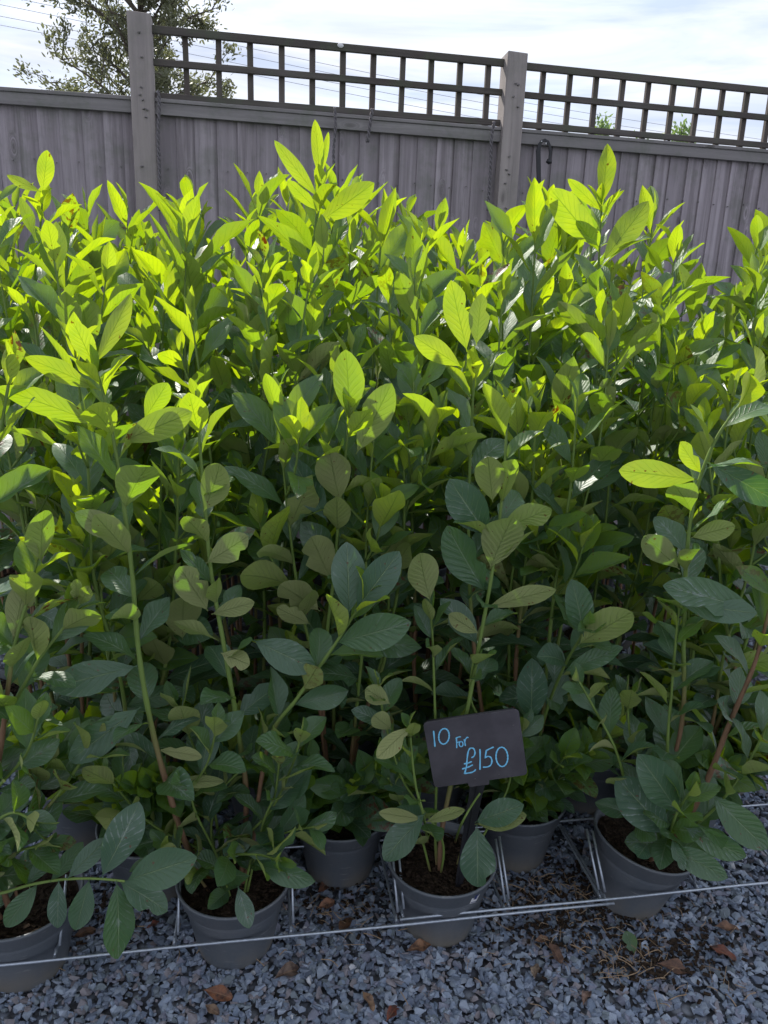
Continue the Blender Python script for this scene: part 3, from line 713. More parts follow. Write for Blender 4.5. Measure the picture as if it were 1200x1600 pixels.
x, y = rowpt(.665, 1.548)
front_plant(x, y, 'laurel in the leaning front pot right of the price sign', [
    dict(p=[(1015, 1325), (990, 1280), (965, 1180), (930, 1110), (905, 1065)], Y=(1.55, 1.50), r0=.004, brown=.0, start=.30, inter=.038, size=.10, ty=.3, soil=False),
    dict(p=[(1035, 1335), (1050, 1290), (1062, 1262), (1080, 1235)], Y=(1.53, 1.44), r0=.004, brown=.1, start=.2, inter=.03, size=.12, ty=.4, soil=False,
         leaves=[((1068, 1292), (1165, 1342), 1.47, 1.40, .25, 1, 0), ((1040, 1320), (1135, 1372), 1.48, 1.40, .24, 1, 0), ((1045, 1305), (975, 1225), 1.49, 1.46, .27, 1, 0), ((1060, 1270), (1010, 1190), 1.47, 1.43, .25, 1, 0), ((1010, 1320), (1000, 1335), 1.5, 1.44, .3, 1, 0), ((1050, 1310), (1068, 1360), 1.47, 1.42, .22, 1, 0)]),
    dict(p=[(1000, 1340), (1050, 1318), (1100, 1230), (1140, 1130), (1178, 1040), (1200, 960), (1215, 880)], Y=(1.56, 1.50), r0=.009, brown=.85, start=.38, inter=.04, size=.125,
         leaves=[((1185, 955), (1045, 915), 1.48, 1.44, .16, 1, 0), ((1110, 1240), (1200, 1330), 1.48, 1.4, .26, 1, 0)]),
    dict(p=[(1020, 1330), (1035, 1240), (1045, 1130), (1055, 1010), (1062, 940)], Y=(1.56, 1.54), r0=.005, brown=.25, start=.35, inter=.04, size=.115, ty=.4,
         leaves=[((1062, 945), (1180, 955), 1.5, 1.42, .24, 1, 0)]),
    dict(p=[(1030, 1330), (1062, 1150), (1068, 1000), (1072, 880), (1085, 780), (1112, 700), (1150, 640), (1200, 585)], Y=(1.58, 1.50), r0=.006, brown=.2, start=.3, inter=.046, size=.125,
         leaves=[((1062, 890), (1003, 832), 1.54, 1.50, .22, -1, 0), ((1080, 840), (1150, 820), 1.54, 1.5, .26, -1, .1), ((1105, 722), (1225, 790), 1.5, 1.46, .17, 1, 0), ((1092, 750), (955, 732), 1.54, 1.50, .14, -1, .7), ((1096, 740), (1060, 690), 1.53, 1.52, .2, -1, .8)]),
    dict(p=[(1060, 1310), (1120, 1260), (1170, 1190), (1200, 1130)], Y=(1.52, 1.44), r0=.004, brown=.2, start=.15, inter=.034, size=.12, ty=.3),
    dict(p=[(1010, 1320), (1010, 1230), (985, 1150), (980, 1080)], Y=(1.58, 1.60), r0=.004, brown=.2, start=.3, inter=.036, size=.11, ty=.2),
], 24, lean=(0, R(10)))

# ------------------------------------------------------------------ the mass of plants behind
SIL = [(-120, 320), (0, 300), (100, 290), (150, 300), (200, 318), (235, 335), (258, 410), (285, 290), (330, 272), (400, 268), (480, 285), (545, 270), (590, 292), (640, 285), (690, 300), (712, 345),
       (745, 330), (800, 325), (850, 318), (900, 305), (960, 300), (1010, 308), (1045, 335), (1072, 425), (1105, 430), (1130, 320), (1170, 312), (1200, 330), (1350, 340)]
SPIKES = [(935, [dict(p=[(925, 900), (928, 640), (932, 480), (936, 400), (940, 322)], Y=(2.2, 2.12), r0=.006, brown=.2, start=.25, inter=.046, size=.14,
            leaves=[((940, 320), (952, 226), 2.12, 2.10, .19, -1, .85), ((937, 388), (860, 296), 2.12, 2.08, .19, -1, .8), ((940, 330), (888, 280), 2.12, 2.11, .12, -1, .9), ((940, 410), (1012, 318), 2.12, 2.12, .22, -1, .7)])]),
          (490, [dict(p=[(480, 900), (484, 640), (487, 450), (492, 360), (500, 285)], Y=(2.2, 2.14), r0=.006, brown=.2, start=.25, inter=.046, size=.14,
            leaves=[((500, 280), (493, 190), 2.14, 2.14, .12, -1, .9), ((501, 275), (513, 208), 2.14, 2.14, .08, -1, .9), ((498, 310), (430, 222), 2.14, 2.12, .11, -1, .8), ((495, 350), (585, 286), 2.14, 2.10, .17, -1, .8), ((497, 330), (450, 282), 2.14, 2.12, .16, -1, .8)])]),
          (60, [dict(p=[(35, 800), (48, 500), (60, 390), (66, 318)], Y=(2.2, 2.12), r0=.006, brown=.2, start=.25, inter=.046, size=.14,
            leaves=[((66, 302), (75, 236), 2.12, 2.12, .24, -1, .9), ((64, 300), (12, 276), 2.12, 2.11, .16, -1, .9)])])]
def sil(x):
    for (a, b), (c, d) in zip(SIL[:-1], SIL[1:]):
        if a <= x <= c: return b+(d-b)*(x-a)/(c-a)
    return 350
_sil = sil
def sil(x): return _sil(x)-16-(8 if x < 230 or 730 < x < 880 else 0)
def top_for(base, py):          # height at which something standing at base appears at picture row py
    lo, hi_ = .3, 3.
    for _ in range(24):
        md = (lo+hi_)/2
        if proj((base.x, base.y, md))[1] > py: lo = md
        else: hi_ = md
    return lo
def bush(x, y, label, seed, hi, ncane, rowi, extra=()):
    r = random.Random(seed); root = plant_root(x, y, label); fol = MB()
    add_canes(root, fol, x, y, extra, r)
    for c in range(ncane):
        a = 2*PI*c/ncane+r.uniform(-.6, .6); spread = r.uniform(.05, .19)
        bx = Vector((x+math.cos(a)*.03, y+math.sin(a)*.03, .155)); tx, ty = x+math.cos(a)*spread, y+math.sin(a)*spread
        px = proj((tx, ty, 1.6))[0]
        if rowi == 1: zt = r.uniform(1.15, 1.42)
        elif rowi == 2: zt = min(top_for(Vector((tx, ty, 0)), sil(px)+r.uniform(110, 230)), 1.62)
        else:
            extra = r.uniform(38, 80) if r.random() < .42 else r.uniform(80, 215)
            zt = top_for(Vector((tx, ty, 0)), sil(px)+extra); zt = min(max(zt, 1.15), 1.95)
        zt = max(zt, 1.0)
        P = [bx]; n = 5
        for i in range(1, n+1):
            f = i/n; P.append(Vector((bx.x+(tx-bx.x)*f**.8+r.gauss(0, .008), bx.y+(ty-bx.y)*f**.8+r.gauss(0, .008), .155+(zt-.155)*f)))
        pts = smoothline(L2(root, P), 5)
        cane_mesh(pts, r.uniform(.005, .007), .0022, r.uniform(.2, .4), r, root)
        st = .10 if rowi < 3 else .25
        dress(fol, pts, r, hi, st, .055 if rowi > 2 else .044, r.uniform(.185, .22) if rowi > 2 else r.uniform(.140, .165), density=.95, wr=r.uniform(.175, .225), tipyoung=r.uniform(.5, 1.05))
        for b in range(2 if rowi > 1 else 3):
            f = r.uniform(.35, .85); i = int(f*(len(pts)-1)); o = pts[i]; aa = r.uniform(0, 2*PI); l_ = r.uniform(.10, .24)
            Q = [o, o+Vector((math.cos(aa)*l_*.35, math.sin(aa)*l_*.35, l_*.45)), o+Vector((math.cos(aa)*l_*.5, math.sin(aa)*l_*.5, l_))]
            q = smoothline(Q, 4); mbb = cane_mesh(q, .003, .0018, -.5, r, root)
            dress(fol, q, r, hi, .1, .040, .15, density=.95)
        for _q in range({1: 4, 2: 3, 3: 2}.get(rowi, 0)):          # low leafy shoots from the base
            aa = r.uniform(0, 2*PI) if rowi > 2 else r.uniform(-PI, .1); l_ = r.uniform(.16, .34); o = Vector((math.cos(aa)*.04, math.sin(aa)*.04, .155))
            q = smoothline([o, o+Vector((math.cos(aa)*l_*.30, math.sin(aa)*l_*.30, l_*.5)), o+Vector((math.cos(aa)*l_*.62, math.sin(aa)*l_*.62, l_*.95))], 5)
            cane_mesh(q, .0032, .0018, .0, r, root); dress(fol, q, r, hi, .12, .030, .125, old=.25, density=.95)
    fol.build('foliage', M['leaf'], root); return root

EXTRA = {
 (0, 1): [dict(p=[(525, 1270), (505, 1120), (510, 1000), (522, 900), (530, 800), (541, 700), (548, 640)], Y=(1.72, 1.60), r0=.006, brown=.25, start=.3, inter=.044, size=.125,
            leaves=[((531, 785), (513, 700), 1.62, 1.57, .31, -1, .1), ((516, 905), (484, 832), 1.63, 1.58, .31, -1, 0), ((500, 955), (433, 905), 1.64, 1.58, .27, -1, 0), ((545, 660), (545, 545), 1.60, 1.58, .25, -1, .4), ((556, 710), (612, 598), 1.60, 1.58, .19, -1, .3), ((485, 975), (432, 948), 1.62, 1.58, .24, -1, 0), ((512, 815), (455, 720), 1.62, 1.6, .24, 1, 0)]),
          dict(p=[(535, 1275), (560, 1150), (600, 1020), (625, 900), (632, 780), (628, 700)], Y=(1.76, 1.72), r0=.006, brown=.3, start=.25, inter=.042, size=.13)],
 (0, 2): [dict(p=[(820, 1235), (848, 1130), (880, 1045), (905, 1000), (918, 975)], Y=(1.76, 1.52), r0=.005, brown=.05, start=.3, inter=.042, size=.11, ty=.4,
            leaves=[((903, 1008), (988, 950), 1.55, 1.48, .27, -1, .1), ((912, 995), (900, 912), 1.54, 1.52, .28, 1, 0), ((830, 1130), (832, 1040), 1.62, 1.58, .2, 1, 0), ((880, 1050), (970, 1012), 1.56, 1.5, .14, 1, 0)]),
          dict(p=[(800, 1240), (805, 1050), (820, 900), (830, 800), (835, 700), (838, 640)], Y=(1.80, 1.78), r0=.006, brown=.3, start=.25, inter=.042, size=.13),
          dict(p=[(770, 1240), (745, 1050), (733, 900), (733, 760), (738, 640), (742, 570)], Y=(1.78, 1.66), r0=.006, brown=.3, start=.3, inter=.044, size=.135,
            leaves=[((730, 550), (704, 440), 1.66, 1.66, .19, -1, .8), ((722, 574), (648, 526), 1.66, 1.64, .19, -1, .8), ((744, 540), (752, 460), 1.66, 1.66, .24, -1, .5)])],
 (0, 0): [dict(p=[(200, 1300), (240, 1150), (265, 1000), (275, 850), (278, 760), (280, 700)], Y=(1.66, 1.62), r0=.006, brown=.3, start=.25, inter=.042, size=.13,
            leaves=[((285, 1000), (285, 925), 1.6, 1.55, .33, -1, 0), ((215, 940), (250, 905), 1.6, 1.55, .3, -1, 0)])],
 (0, 3): [dict(p=[(1190, 1290), (1150, 1100), (1130, 950), (1120, 830), (1110, 740), (1100, 660)], Y=(1.84, 1.80), r0=.006, brown=.3, start=.25, inter=.042, size=.135)],
}
ORD = ['first', 'second', 'third', 'fourth', 'fifth', 'sixth', 'seventh', 'eighth', 'ninth', 'tenth']
SECOND = ['bushy laurel in the second row behind the low drooping branch at far left', 'laurel in the second row whose pot shows left of the price sign pot', 'laurel in the second row whose white tagged pot shows right of the sign', 'laurel in the second row at the right edge beside the leaning pot']
ROWS = [1.745, 1.98, 2.22, 2.48, 2.76, 3.05, 3.35, 3.62]
for ri, y0 in enumerate(ROWS):
    off = -.065 if ri % 2 == 0 else .17
    xs = []
    for k_ in range(-8, 9):
        xx = off+.475*k_; yy = y0+.174*xx
        if -.52*yy-.16 < xx < .47*yy+.17: xs.append(xx)
    if ri == 0: xs = [-.56, -.085, .395, .87]
    spk = {}
    if ri == 2:
        for px_, cs in SPIKES: spk[min(range(len(xs)), key=lambda i: abs(proj((xs[i], y0+.174*xs[i], 1.7))[0]-px_))] = cs
    for ci, xx in enumerate(xs):
        jx, jy = (0, 0) if ri == 0 else (rng.uniform(-.04, .04), rng.uniform(-.03, .03))
        yy = y0+.174*xx
        if ri == 0: lab = SECOND[ci]
        elif ri == len(ROWS)-1: lab = 'laurel in the back row against the fence, %s from the left' % ORD[ci]
        else: lab = 'tall laurel in the %s row from the front, %s from the left' % (ORD[ri+1], ORD[ci])
        bush(xx+jx, yy+jy, lab, 100+ri*20+ci, ri < 4, 5 if ri < 2 else 4 if ri < 5 else 3, ri+1, EXTRA.get((ri, ci), spk.get(ci, ())))

# ------------------------------------------------------------------ pot stickers
def sticker(px, py, root_xy, rows, w, hgt, name='sticker'):
    pass

# ------------------------------------------------------------------ wire racks
def arc(a, b, c, rr=.015, n=6):     # rounded corner at b
    a, b, c = Vector(a), Vector(b), Vector(c); p = b+(a-b).normalized()*rr; q = b+(c-b).normalized()*rr
    return [p.lerp(b, t/n).lerp(b.lerp(q, t/n), t/n) for t in range(n+1)]
ZR = .112; WR = .0033
rdir = Vector((1, .174, 0)).normalized(); rperp = Vector((-rdir.y, rdir.x, 0))
def railpt(px, py, z=ZR): return atZ(px, py, z)
FR0 = railpt(0, 1510); 
def onrail(x, dz=0, back=0):
    # front rail as a straight bar, fitted to the photo
    y = 1.4145+.1725*x; return Vector((x, y, ZR+dz))+rperp*back
def rack(x0, x1, dy, dz, label, legs):
    root = empty('wire_pot_rack', onrail(x0)); tag(root, label, 'wire rack', 'galvanised wire pot racks'); O = Vector(root.location)
    mb = MB(); a, b = onrail(x0, dz, dy), onrail(x1, dz, dy); mb.tube([a-O+(b-a)*i/12+Vector((0, 0, .0012*math.sin(i*1.3))) for i in range(13)], WR, 8); mb.build('front_rail', M['steel'], root)
    mb = MB(); a, b = onrail(x0+.02, dz, dy+.285), onrail(x1-.02, dz, dy+.285); mb.tube([a-O+(b-a)*i/8+Vector((0, 0, .0015*math.sin(i*1.9))) for i in range(9)], WR, 8); mb.build('rear_rail', M['steel'], root)
    for lx in legs:
        # cross bar running back to the rear rail, bent down at the front into a V shaped foot
        f = onrail(lx, dz-.0066, dy+.004)-O; rr = onrail(lx, dz-.0066, dy+.285)-O
        tip = onrail(lx, 0, dy+.035)-O; tip.z = .002; up = onrail(lx, 0, dy+.135)-O; up.z = ZR-.012
        mb = MB(); pts = [rr]+arc(rr, f, tip, .018)+[tip]; mb.tube(resample(smoothline(pts, 2), .006), WR*.95, 8); mb.build('cross_bar', M['steel'], root)
        mb = MB(); mb.tube([tip+Vector((.006, 0, 0)), up+Vector((.006, 0, 0))], WR*.95, 8); mb.build('brace', M['steel'], root)
rack(-1.35, .585, 0, 0, 'galvanised wire rack ahead of the pots left of the price sign', [-1.17, -.905, -.668, -.423, -.172, .066, .322, .572])
rack(.072, 1.75, .0085, .0068, 'galvanised wire rack ahead of the pots at right, overlapping the left one', [.082, .334, .560, .812, 1.06, 1.31, 1.56])

# ------------------------------------------------------------------ price sign
def price_sign():
    foot = atZ(716, 1388, .172); Ys = foot.y+.005
    root = empty('price_sign', foot); tag(root, 'black price sign on a stake reading 10 For £150 in blue', 'price sign')
    O = Vector(foot)
    def zp(x, y, lift=0.):      # coordinates of the sign's enlarged view -> point on the board
        px, py = 640+x/5.4545, 1080+y/5.4545
        return atY(px, py, Ys+.006)
    TL, TR, BL, BR = [zp(*q) for q in ((135, 262), (940, 145), (190, 828), (992, 705))]
    ex = (TR-TL).normalized(); ey = (TL-BL); ey = (ey-ey.dot(ex)*ex).normalized(); nrm = ex.cross(ey).normalized()
    if nrm.y > 0: nrm = -nrm
    C0 = (TL+TR+BL+BR)/4; w = ((TR-TL).length+(BR-BL).length)/4; hh = ((TL-BL).length+(TR-BR).length)/4
    # solve enlarged-view coordinates onto the board plane
    def onboard(x, y, lift):
        px, py = 640+x/5.4545, 1080+y/5.4545; d = ray(px, py); t = (C0-CAMP).dot(nrm)/d.dot(nrm); return CAMP+d*t+nrm*lift
    th = .0022
    out = []; rad = .010
    for cx, cy, a0 in ((w-rad, hh-rad, 0), (-w+rad, hh-rad, 90), (-w+rad, -hh+rad, 180)):
        for k_ in range(7): a = R(a0+15*k_); out.append((cx+rad*math.cos(a), cy+rad*math.sin(a)))
    tx0, tx1 = -.030, .017; out += [(tx0, -hh), (tx0+.003, -hh-.011), (tx1, -hh-.011), (tx1+.002, -hh)]
    for k_ in range(7): a = R(270+15*k_); out.append((w-rad+rad*math.cos(a), -hh+rad+rad*math.sin(a)))
    V = [tuple(C0+ex*a+ey*b+nrm*th-O) for a, b in out]+[tuple(C0+ex*a+ey*b-nrm*th-O) for a, b in out]; n = len(out)
    F = [tuple(range(n)), tuple(range(2*n-1, n-1, -1))]+[(k_, n+k_, n+(k_+1) % n, (k_+1) % n) for k_ in range(n)]
    mb = MB(); mb.add(V, F, smooth=False); bo = mb.build('board', M['sign'], root, bevel=.0008)
    me = bo.data; bm = bmesh.new(); bm.from_mesh(me); bmesh.ops.recalc_face_normals(bm, faces=bm.faces); bm.to_mesh(me); bm.free()
    # moulded rim along the top edge, behind the face
    mb = MB(); mb.tube([C0+ex*(-w+rad)+ey*(hh-.001)-nrm*.003-O, C0+ex*(w-rad)+ey*(hh-.001)-nrm*.003-O], .0028, 8); mb.build('rim', M['stake'], root)
    # stake: cross-shaped blade tapering to the foot
    top = C0+ex*(-.0065)+ey*(-hh-.004)-nrm*.004; bot = Vector((foot.x-.002, foot.y+.01, .13))
    mb = MB(); ax = (bot-top).normalized(); sx = ax.cross(nrm).normalized(); sn = sx.cross(ax).normalized()
    sts = [(0, .0175), (.10, .0150), (.5, .0120), (.85, .0090), (1., .002)]
    for wa, tb in ((sx, sn), (sn, sx)):
        V = []; F = []
        for f_, hw in sts:
            p = top.lerp(bot, f_)-O; q = hw if wa is sx else hw*.35
            for s1, s2 in ((-1, -1), (1, -1), (1, 1), (-1, 1)): V.append(tuple(p+wa*s1*q+tb*s2*.0016))
        for i in range(len(sts)-1):
            for k_ in range(4): F.append((i*4+k_, i*4+(k_+1) % 4, i*4+4+(k_+1) % 4, i*4+4+k_))
        F += [(3, 2, 1, 0)]; mb.add(V, F, smooth=False)
    so = mb.build('stake', M['stake'], root)
    bm = bmesh.new(); bm.from_mesh(so.data); bmesh.ops.recalc_face_normals(bm, faces=bm.faces); bm.to_mesh(so.data); bm.free()
    def ell(cx, cy, rx, ry, tilt=0, a0=0, a1=360, n=26):
        o_ = []
        for i in range(n+1):
            a = R(a0+(a1-a0)*i/n); x_, y_ = rx*math.cos(a), ry*math.sin(a); o_.append((cx+x_*math.cos(tilt)-y_*math.sin(tilt), cy+x_*math.sin(tilt)+y_*math.cos(tilt)))
        return o_
    strokes = {
        '1': [[(204, 335), (210, 400), (215, 462)]],
        '0': [ell(292, 378, 44, 66, .12, -95, 275)],
        'F': [[(398, 395), (400, 440), (401, 475)], [(394, 394), (415, 384), (432, 382)], [(400, 432), (418, 426), (427, 425)]],
        'o': [ell(438, 444, 16, 22, 0, -90, 270)],
        'r': [[(464, 405), (470, 432), (474, 456)], [(468, 425), (476, 402), (490, 386), (497, 388)]],
        '£': [[(530, 558), (548, 545), (556, 515), (545, 484), (522, 478), (505, 492), (494, 530), (487, 590), (482, 640), (468, 692)], [(466, 694), (500, 690), (530, 684), (552, 672), (560, 662)],
              [(466, 612), (495, 606), (525, 594)], [(450, 655), (480, 646), (508, 636), (534, 622)]],
        '1 ': [[(598, 490), (600, 560), (598, 658)]],
        '5': [[(712, 470), (685, 482), (650, 500)], [(652, 500), (644, 548), (640, 562)], [(640, 562), (668, 548), (692, 560), (700, 590), (690, 622), (662, 638), (628, 640)]],
        '0 ': [ell(785, 553, 50, 82, -.05, -110, 258)],
    }
    mb = MB()
    for nm, ss in strokes.items():
        hw = .00135 if nm in 'For' else .0016
        for s_ in ss:
            P = smoothline([Vector((a, b, 0)) for a, b in s_], 5); Q = [onboard(p.x, p.y, th+.0009)-O for p in P]
            V = []; F = []; m_ = len(Q)
            for i, p in enumerate(Q):
                t = (Q[min(i+1, m_-1)]-Q[max(i-1, 0)]).normalized(); b = t.cross(nrm).normalized(); ww = hw*(1+.18*math.sin(i*.9))
                V += [tuple(p-b*ww), tuple(p+nrm*.0002), tuple(p+b*ww)]
            for i in range(m_-1): F += [(i*3, i*3+1, i*3+4, i*3+3), (i*3+1, i*3+2, i*3+5, i*3+4)]
            mb.add(V, F)
            for e in (0, m_-1):
                c = Q[e]; k0 = [tuple(c+(ex*math.cos(a)+ey*math.sin(a))*hw+nrm*.00012) for a in [2*PI*i/10 for i in range(10)]]; mb.add(k0, [tuple(range(10))])
    mb.build('lettering', M['chalk'], root)
    mb = MB()
    for x_, y_, l_ in ((548, 743, 14), (756, 706, 12), (875, 284, 14), (712, 444, 8)):
        a = onboard(x_, y_, th+.0006)-O; b = onboard(x_+l_, y_-3, th+.0006)-O; mb.tube([a, b], .0006, 5)
    mb.build('scratch', M['nail'], root)
price_sign()

# stickers on two pots (sub-parts of the pot)
def pot_at(xy):
    for o in bpy.data.objects:
        if o.name.startswith('potted_laurel') and abs(o.location.x-xy[0]) < .03 and abs(o.location.y-xy[1]) < .03:
            for c in o.children:
                if c.name.startswith('pot'): return o, c
def add_sticker(xy, px, py, whalf, hhalf, ink, roll=0.):
    o, pot = pot_at(xy); c = Vector(o.location); d = ray(px, py)
    # intersect the ray with the pot's cone
    best = None
    for i in range(4000):
        t = 1+.9*i/4000; p = CAMP+d*t; rad = .088+(.115-.088)*(p.z-.01)/.135 if p.z < .148 else .121+(p.z-.15)*.2
        if (Vector((p.x-c.x, p.y-c.y))).length < rad: best = p; break
    if best is None: print('no sticker hit'); return
    a0 = math.atan2(best.y-c.y, best.x-c.x); 
    def patch(mb, u0, u1, v0, v1, lift):
        V = []; F = []; n = 8
        for i in range(n+1):
            for v_ in (v0, v1):
                u = u0+(u1-u0)*i/n; u_, vv = u*math.cos(roll)-v_*math.sin(roll), u*math.sin(roll)+v_*math.cos(roll)
                z = best.z+vv; rad = (.088+(.115-.088)*(z-.01)/.135 if z < .148 else .121+(z-.15)*.2)+lift; a = a0+u_/rad
                V.append((rad*math.cos(a), rad*math.sin(a), z))
        for i in range(n): F.append((i*2, i*2+2, i*2+3, i*2+1))
        mb.add(V, F)
    mb = MB(); patch(mb, -whalf, whalf, -hhalf, hhalf, .0009); s = mb.build('sticker', M['white'], pot)
    s.matrix_parent_inverse = pot.matrix_local.inverted()
    if ink:
        mb = MB(); patch(mb, -whalf*.45, whalf*.35, -hhalf*.3, hhalf*.55, .0016); patch(mb, -whalf*.8, whalf*.8, -hhalf*.85, -hhalf*.72, .0016); 
        s2 = mb.build('sticker_print', M['ink'], pot); s2.matrix_parent_inverse = pot.matrix_local.inverted()
bpy.context.view_layer.update()
add_sticker(rowpt(.17, 1.53), 743, 1402, .012, .016, True, -.25)
add_sticker(rowpt(.395, 1.745), 797, 1296, .016, .006, False)

# ------------------------------------------------------------------ fallen leaves and litter
DEAD = [ # centre px, length, direction deg, colour, curl, label
    ((338, 1553), .058, -10, (.20, .085, .045), .7, 'curled orange brown dead leaf on the gravel below the front pot at left'),
    ((505, 1388), .045, 60, (.14, .06, .035), .6, 'dark brown dead leaf standing between the left pots'),
    ((508, 1415), .045, 35, (.26, .13, .08), .5, 'pale brown dead leaf lying between the left front pot and the sign pot'),
    ((538, 1448), .055, 65, (.15, .08, .045), .5, 'brown dead leaf under the rail between the left front pot and the sign pot'),
    ((447, 1520), .065, 40, (.16, .115, .09), 1.2, 'rolled grey brown dead leaf beside a rack foot'),
    ((652, 1482), .055, 20, (.24, .13, .075), .4, 'tan dead leaf tucked under the pot with the price sign'),
    ((612, 1585), .045, 60, (.17, .05, .03), .9, 'dark red dead leaf at the bottom edge of the picture'),
    ((574, 1562), .042, -55, (.24, .15, .09), .9, 'narrow tan dead leaf near the bottom edge'),
    ((866, 1487), .055, -75, (.16, .095, .07), .4, 'brown oval dead leaf on the gravel below the doubled rail'),
    ((836, 1520), .036, 75, (.26, .20, .15), .3, 'small tan dead leaf on open gravel'),
    ((1125, 1487), .058, -35, (.17, .06, .04), .5, 'red brown dead leaf on gravel right of the leaning pot'),
    ((1134, 1450), .055, 0, (.19, .10, .06), .5, 'dull brown dead leaf under the rail at right'),
    ((1050, 1512), .065, -15, (.13, .07, .045), .6, 'dark brown dead leaf in the litter below the leaning pot'),
    ((330, 1578), .034, -30, (.18, .12, .08), .5, 'small brown dead leaf under the orange one'),
    ((238, 1447), .030, 40, (.17, .06, .045), .4, 'small red brown dead leaf behind the front rail'),
    ((915, 1560), .040, 60, (.23, .15, .12), .9, 'shrivelled pinkish dead leaf among dry stalks'),
    ((845, 1470), .035, 15, (.15, .085, .05), .9, 'dark curled dead leaf behind the doubled rail'),
    ((130, 1460), .045, 30, (.12, .065, .04), .5, 'brown dead leaf under the low drooping branch'),
]
rd = random.Random(8)
for (px, py), l_, ang, c, curl, lab in DEAD:
    p = atZ(px, py, .016); d = Vector((math.cos(R(ang)), math.sin(R(ang)), rd.uniform(-.05, .15))).normalized()
    n = Vector((rd.uniform(-.3, .3), -.25+rd.uniform(-.2, .2), 1)).normalized(); mb = MB()
    leaf(mb, -d*l_*.5, d, n, l_*1.15, wr=.24, arch=curl*.6, fold=.15+curl*.4, twist=rd.uniform(-.5, .5), hi=True, wave=.16, col=c, rnd=rd.random())
    o = mb.build('dead_leaf', M['dead']); o.location = p+Vector((0, 0, .004)); tag(o, lab, 'dead leaf', 'dead leaves on the gravel')
mb = MB(); leaf(mb, (0, 0, 0), (-.15, .35, 1), (0, -1, .2), .052, wr=.33, arch=.3, fold=.3, young=.25, rnd=.4, hi=True)
o = mb.build('fallen_leaf', M['leaf']); o.location = atZ(992, 1492, .010); o.rotation_euler = (R(-25), R(-12), 0); tag(o, 'fresh green fallen leaf on the litter below the leaning pot', 'leaf')
def litter():
    r = random.Random(3); mb = MB()
    for cx, cy, n, sp in ((1010, 1480, 60, 60), (960, 1520, 26, 30), (870, 1395, 70, 50), (545, 1430, 26, 35), (880, 1440, 24, 60), (420, 1440, 16, 60), (700, 1490, 14, 120), (1090, 1540, 16, 70), (300, 1470, 12, 100)):
        for _ in range(n):
            px, py = cx+r.gauss(0, sp), cy+r.gauss(0, sp*.5); p = atZ(px, py, .016); a = r.uniform(0, PI); l_ = r.uniform(.012, .05)
            q = Vector((math.cos(a), math.sin(a), r.uniform(-.1, .2)))*l_; mid = p+q*.5+Vector((r.gauss(0, .003), r.gauss(0, .003), r.uniform(0, .006)))
            mb.tube(smoothline([p, mid, p+q], 4), r.uniform(.0004, .0011), 5)
    o = mb.build('plant_litter', M['straw']); tag(o, 'dry brown stalks and bits scattered among the gravel', None, None, 'stuff')
    mb = MB()
    for cx, cy, n, sp in ((900, 1395, 420, 75), (1040, 1490, 330, 60), (545, 1405, 100, 50), (860, 1455, 120, 60), (150, 1420, 90, 60)):
        for _ in range(n):
            px, py = cx+r.gauss(0, sp), cy+r.gauss(0, sp*.42); p = atZ(px, py, .015); e = Matrix.Rotation(r.uniform(0, PI), 4, 'Z') @ Matrix.Rotation(r.uniform(-.7, .7), 4, 'X'); e.translation = p
            s_ = r.uniform(.002, .008); mb.box((-s_, -s_*.5, -.0015), (s_, s_*.5, .0015), mat=e)
    o = mb.build('soil_crumbs', M['soil']); tag(o, 'dark compost crumbs spilt on the gravel between pots', None, None, 'stuff')
litter()

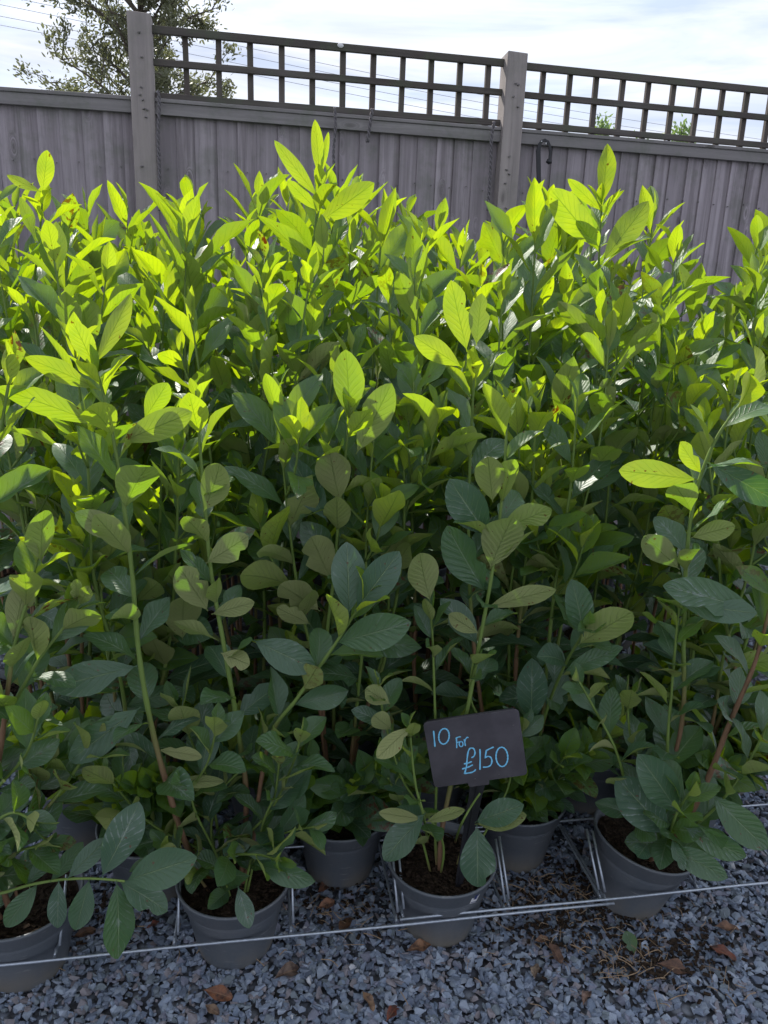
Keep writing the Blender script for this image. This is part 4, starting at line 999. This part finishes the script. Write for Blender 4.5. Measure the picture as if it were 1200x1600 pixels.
# ------------------------------------------------------------------ trees behind the fence
def tree(name, base, height, spread, label, cat, mat, nleaf, lsize, seed, limbs=9, crown0=.35, up=.6, shape='round', group=None):
    r = random.Random(seed); root = empty(name, base); tag(root, label, cat, group)
    tips = []; tr = MB()
    tk = smoothline([Vector((0, 0, -.1)), Vector((r.uniform(-.05, .05), 0, height*.3)), Vector((r.uniform(-.1, .1), 0, height*.65)), Vector((0, 0, height*.98))], 6)
    n = len(tk); r0 = height*.013; tr.tube(tk, [r0*(1-.9*i/(n-1)) for i in range(n)], 8)
    tr.build('trunk', M['bark'], root); lb = MB()
    for i in range(limbs*4):
        f = crown0+(1-crown0)*((i+.5)/(limbs*4))**.9*.97; p = tk[int(f*(n-1))]; a = i*2.4+r.uniform(-.4, .4)
        g = (f-crown0)/(1-crown0)
        if shape == 'cone': w = spread*(1-g)*r.uniform(.75, 1.1)
        else: w = spread*math.sqrt(max(.06, 1-(2*g-.75)**2/1.9))*r.uniform(.6, 1.1)
        q = p+Vector((math.cos(a)*w, math.sin(a)*w, up*w+r.uniform(-.1, .1)*w)); md = p.lerp(q, .5)+Vector((0, 0, .10*w))
        br = smoothline([p, md, q], 5); lb.tube(br, [r0*.30*(1-.85*k_/(len(br)-1)) for k_ in range(len(br))], 5)
        for b in br[3:]: tips.append((b, (q-p).normalized(), w))
        for t_ in range(5):
            s_ = br[r.randrange(4, len(br))]; e = s_+Vector((r.gauss(0, 1), r.gauss(0, 1), r.gauss(.45, .8))).normalized()*w*r.uniform(.22, .50)
            tw = [s_, s_.lerp(e, .5)+Vector((0, 0, .03*w)), e]; lb.tube(tw, [r0*.10, r0*.07, r0*.035], 4)
            for k_ in range(4): tips.append((s_.lerp(e, .3+.7*k_/3), (e-s_).normalized(), w*.5)); tips.append((e, (e-s_).normalized(), w*.5))
    lb.build('branches', M['bark'], root)
    V = []; F = []; C = []
    for i in range(nleaf):
        b, dr, w = tips[r.randrange(len(tips))]; p = b+Vector((r.gauss(0, 1), r.gauss(0, 1), r.gauss(0, 1)))*lsize*.9
        d = (dr+Vector((r.gauss(0, .6), r.gauss(0, .6), r.gauss(.25, .6)))).normalized(); s_ = d.orthogonal().normalized(); s_ = rotv(s_, d, r.uniform(0, 2*PI)); nn = d.cross(s_)
        l_ = lsize*r.uniform(.6, 1.25); k_ = len(V); wd = l_*.19
        V += [p, p+d*l_*.3+s_*wd+nn*wd*.3, p+d*l_*.3-s_*wd+nn*wd*.3, p+d*l_*.72+s_*wd*.8, p+d*l_*.72-s_*wd*.8, p+d*l_-nn*wd*.3]
        F += [(k_, k_+1, k_+2), (k_+1, k_+3, k_+4, k_+2), (k_+3, k_+5, k_+4)]; q = r.random(); C += [(q, 0, 0)]*6
    mb = MB(); mb.add([tuple(v) for v in V], F, C); mb.build('crown', mat, root); return root
b = atY(236, 150, 7.0)
tree('evergreen_tree', (b.x, 7.0, 0), 4.6, .68, 'sparse small leaved evergreen tree behind the left fence post', 'tree', M['evergreen'], 44000, .039, 4, limbs=14, crown0=.40, up=.75)
for (px, py), dd, nl, lab in (((942, 178), 9.2, 900, 'feathery young tree tip showing through the right trellis, the leftmost of three'), ((1003, 200), 9.8, 350, 'smallest faint young tree tip behind the right trellis, between the two others'), ((1067, 186), 9.4, 900, 'feathery young tree tip showing through the right trellis, the rightmost of three')):
    t = atY(px, py, dd); tree('young_tree', (t.x, dd, 0), t.z, .62, lab, 'tree', M['sapling'], nl*3, .062, int(px), limbs=7, crown0=.45, up=.8, shape='cone', group='young trees behind the fence')

# ------------------------------------------------------------------ overhead cables
for i, lab in enumerate(('topmost of the thin overhead cables crossing the sky', 'second overhead cable from the top', 'third overhead cable from the top', 'lowest of the thin overhead cables crossing the sky')):
    o_ = [0, 15, 33, 47][i]; o2 = [0, 12, 24, 36][i]
    A = atY(-500, -118+o_*1.6, 22); B = atY(0, -8+o_, 26); C_ = atY(830, 162+o2, 33); D = atY(1500, 262+o2*.8, 39)
    pts = smoothline([A, B, C_, D], 14); root = MB(); root.tube([p-A for p in pts],   .0085, 6); ob = root.build('overhead_cable', M['cable']); ob.location = A; tag(ob, lab, 'cable', 'overhead cables')
print('objects', len(bpy.data.objects), 'faces', sum(len(o.data.polygons) for o in bpy.data.objects if o.type == 'MESH'))
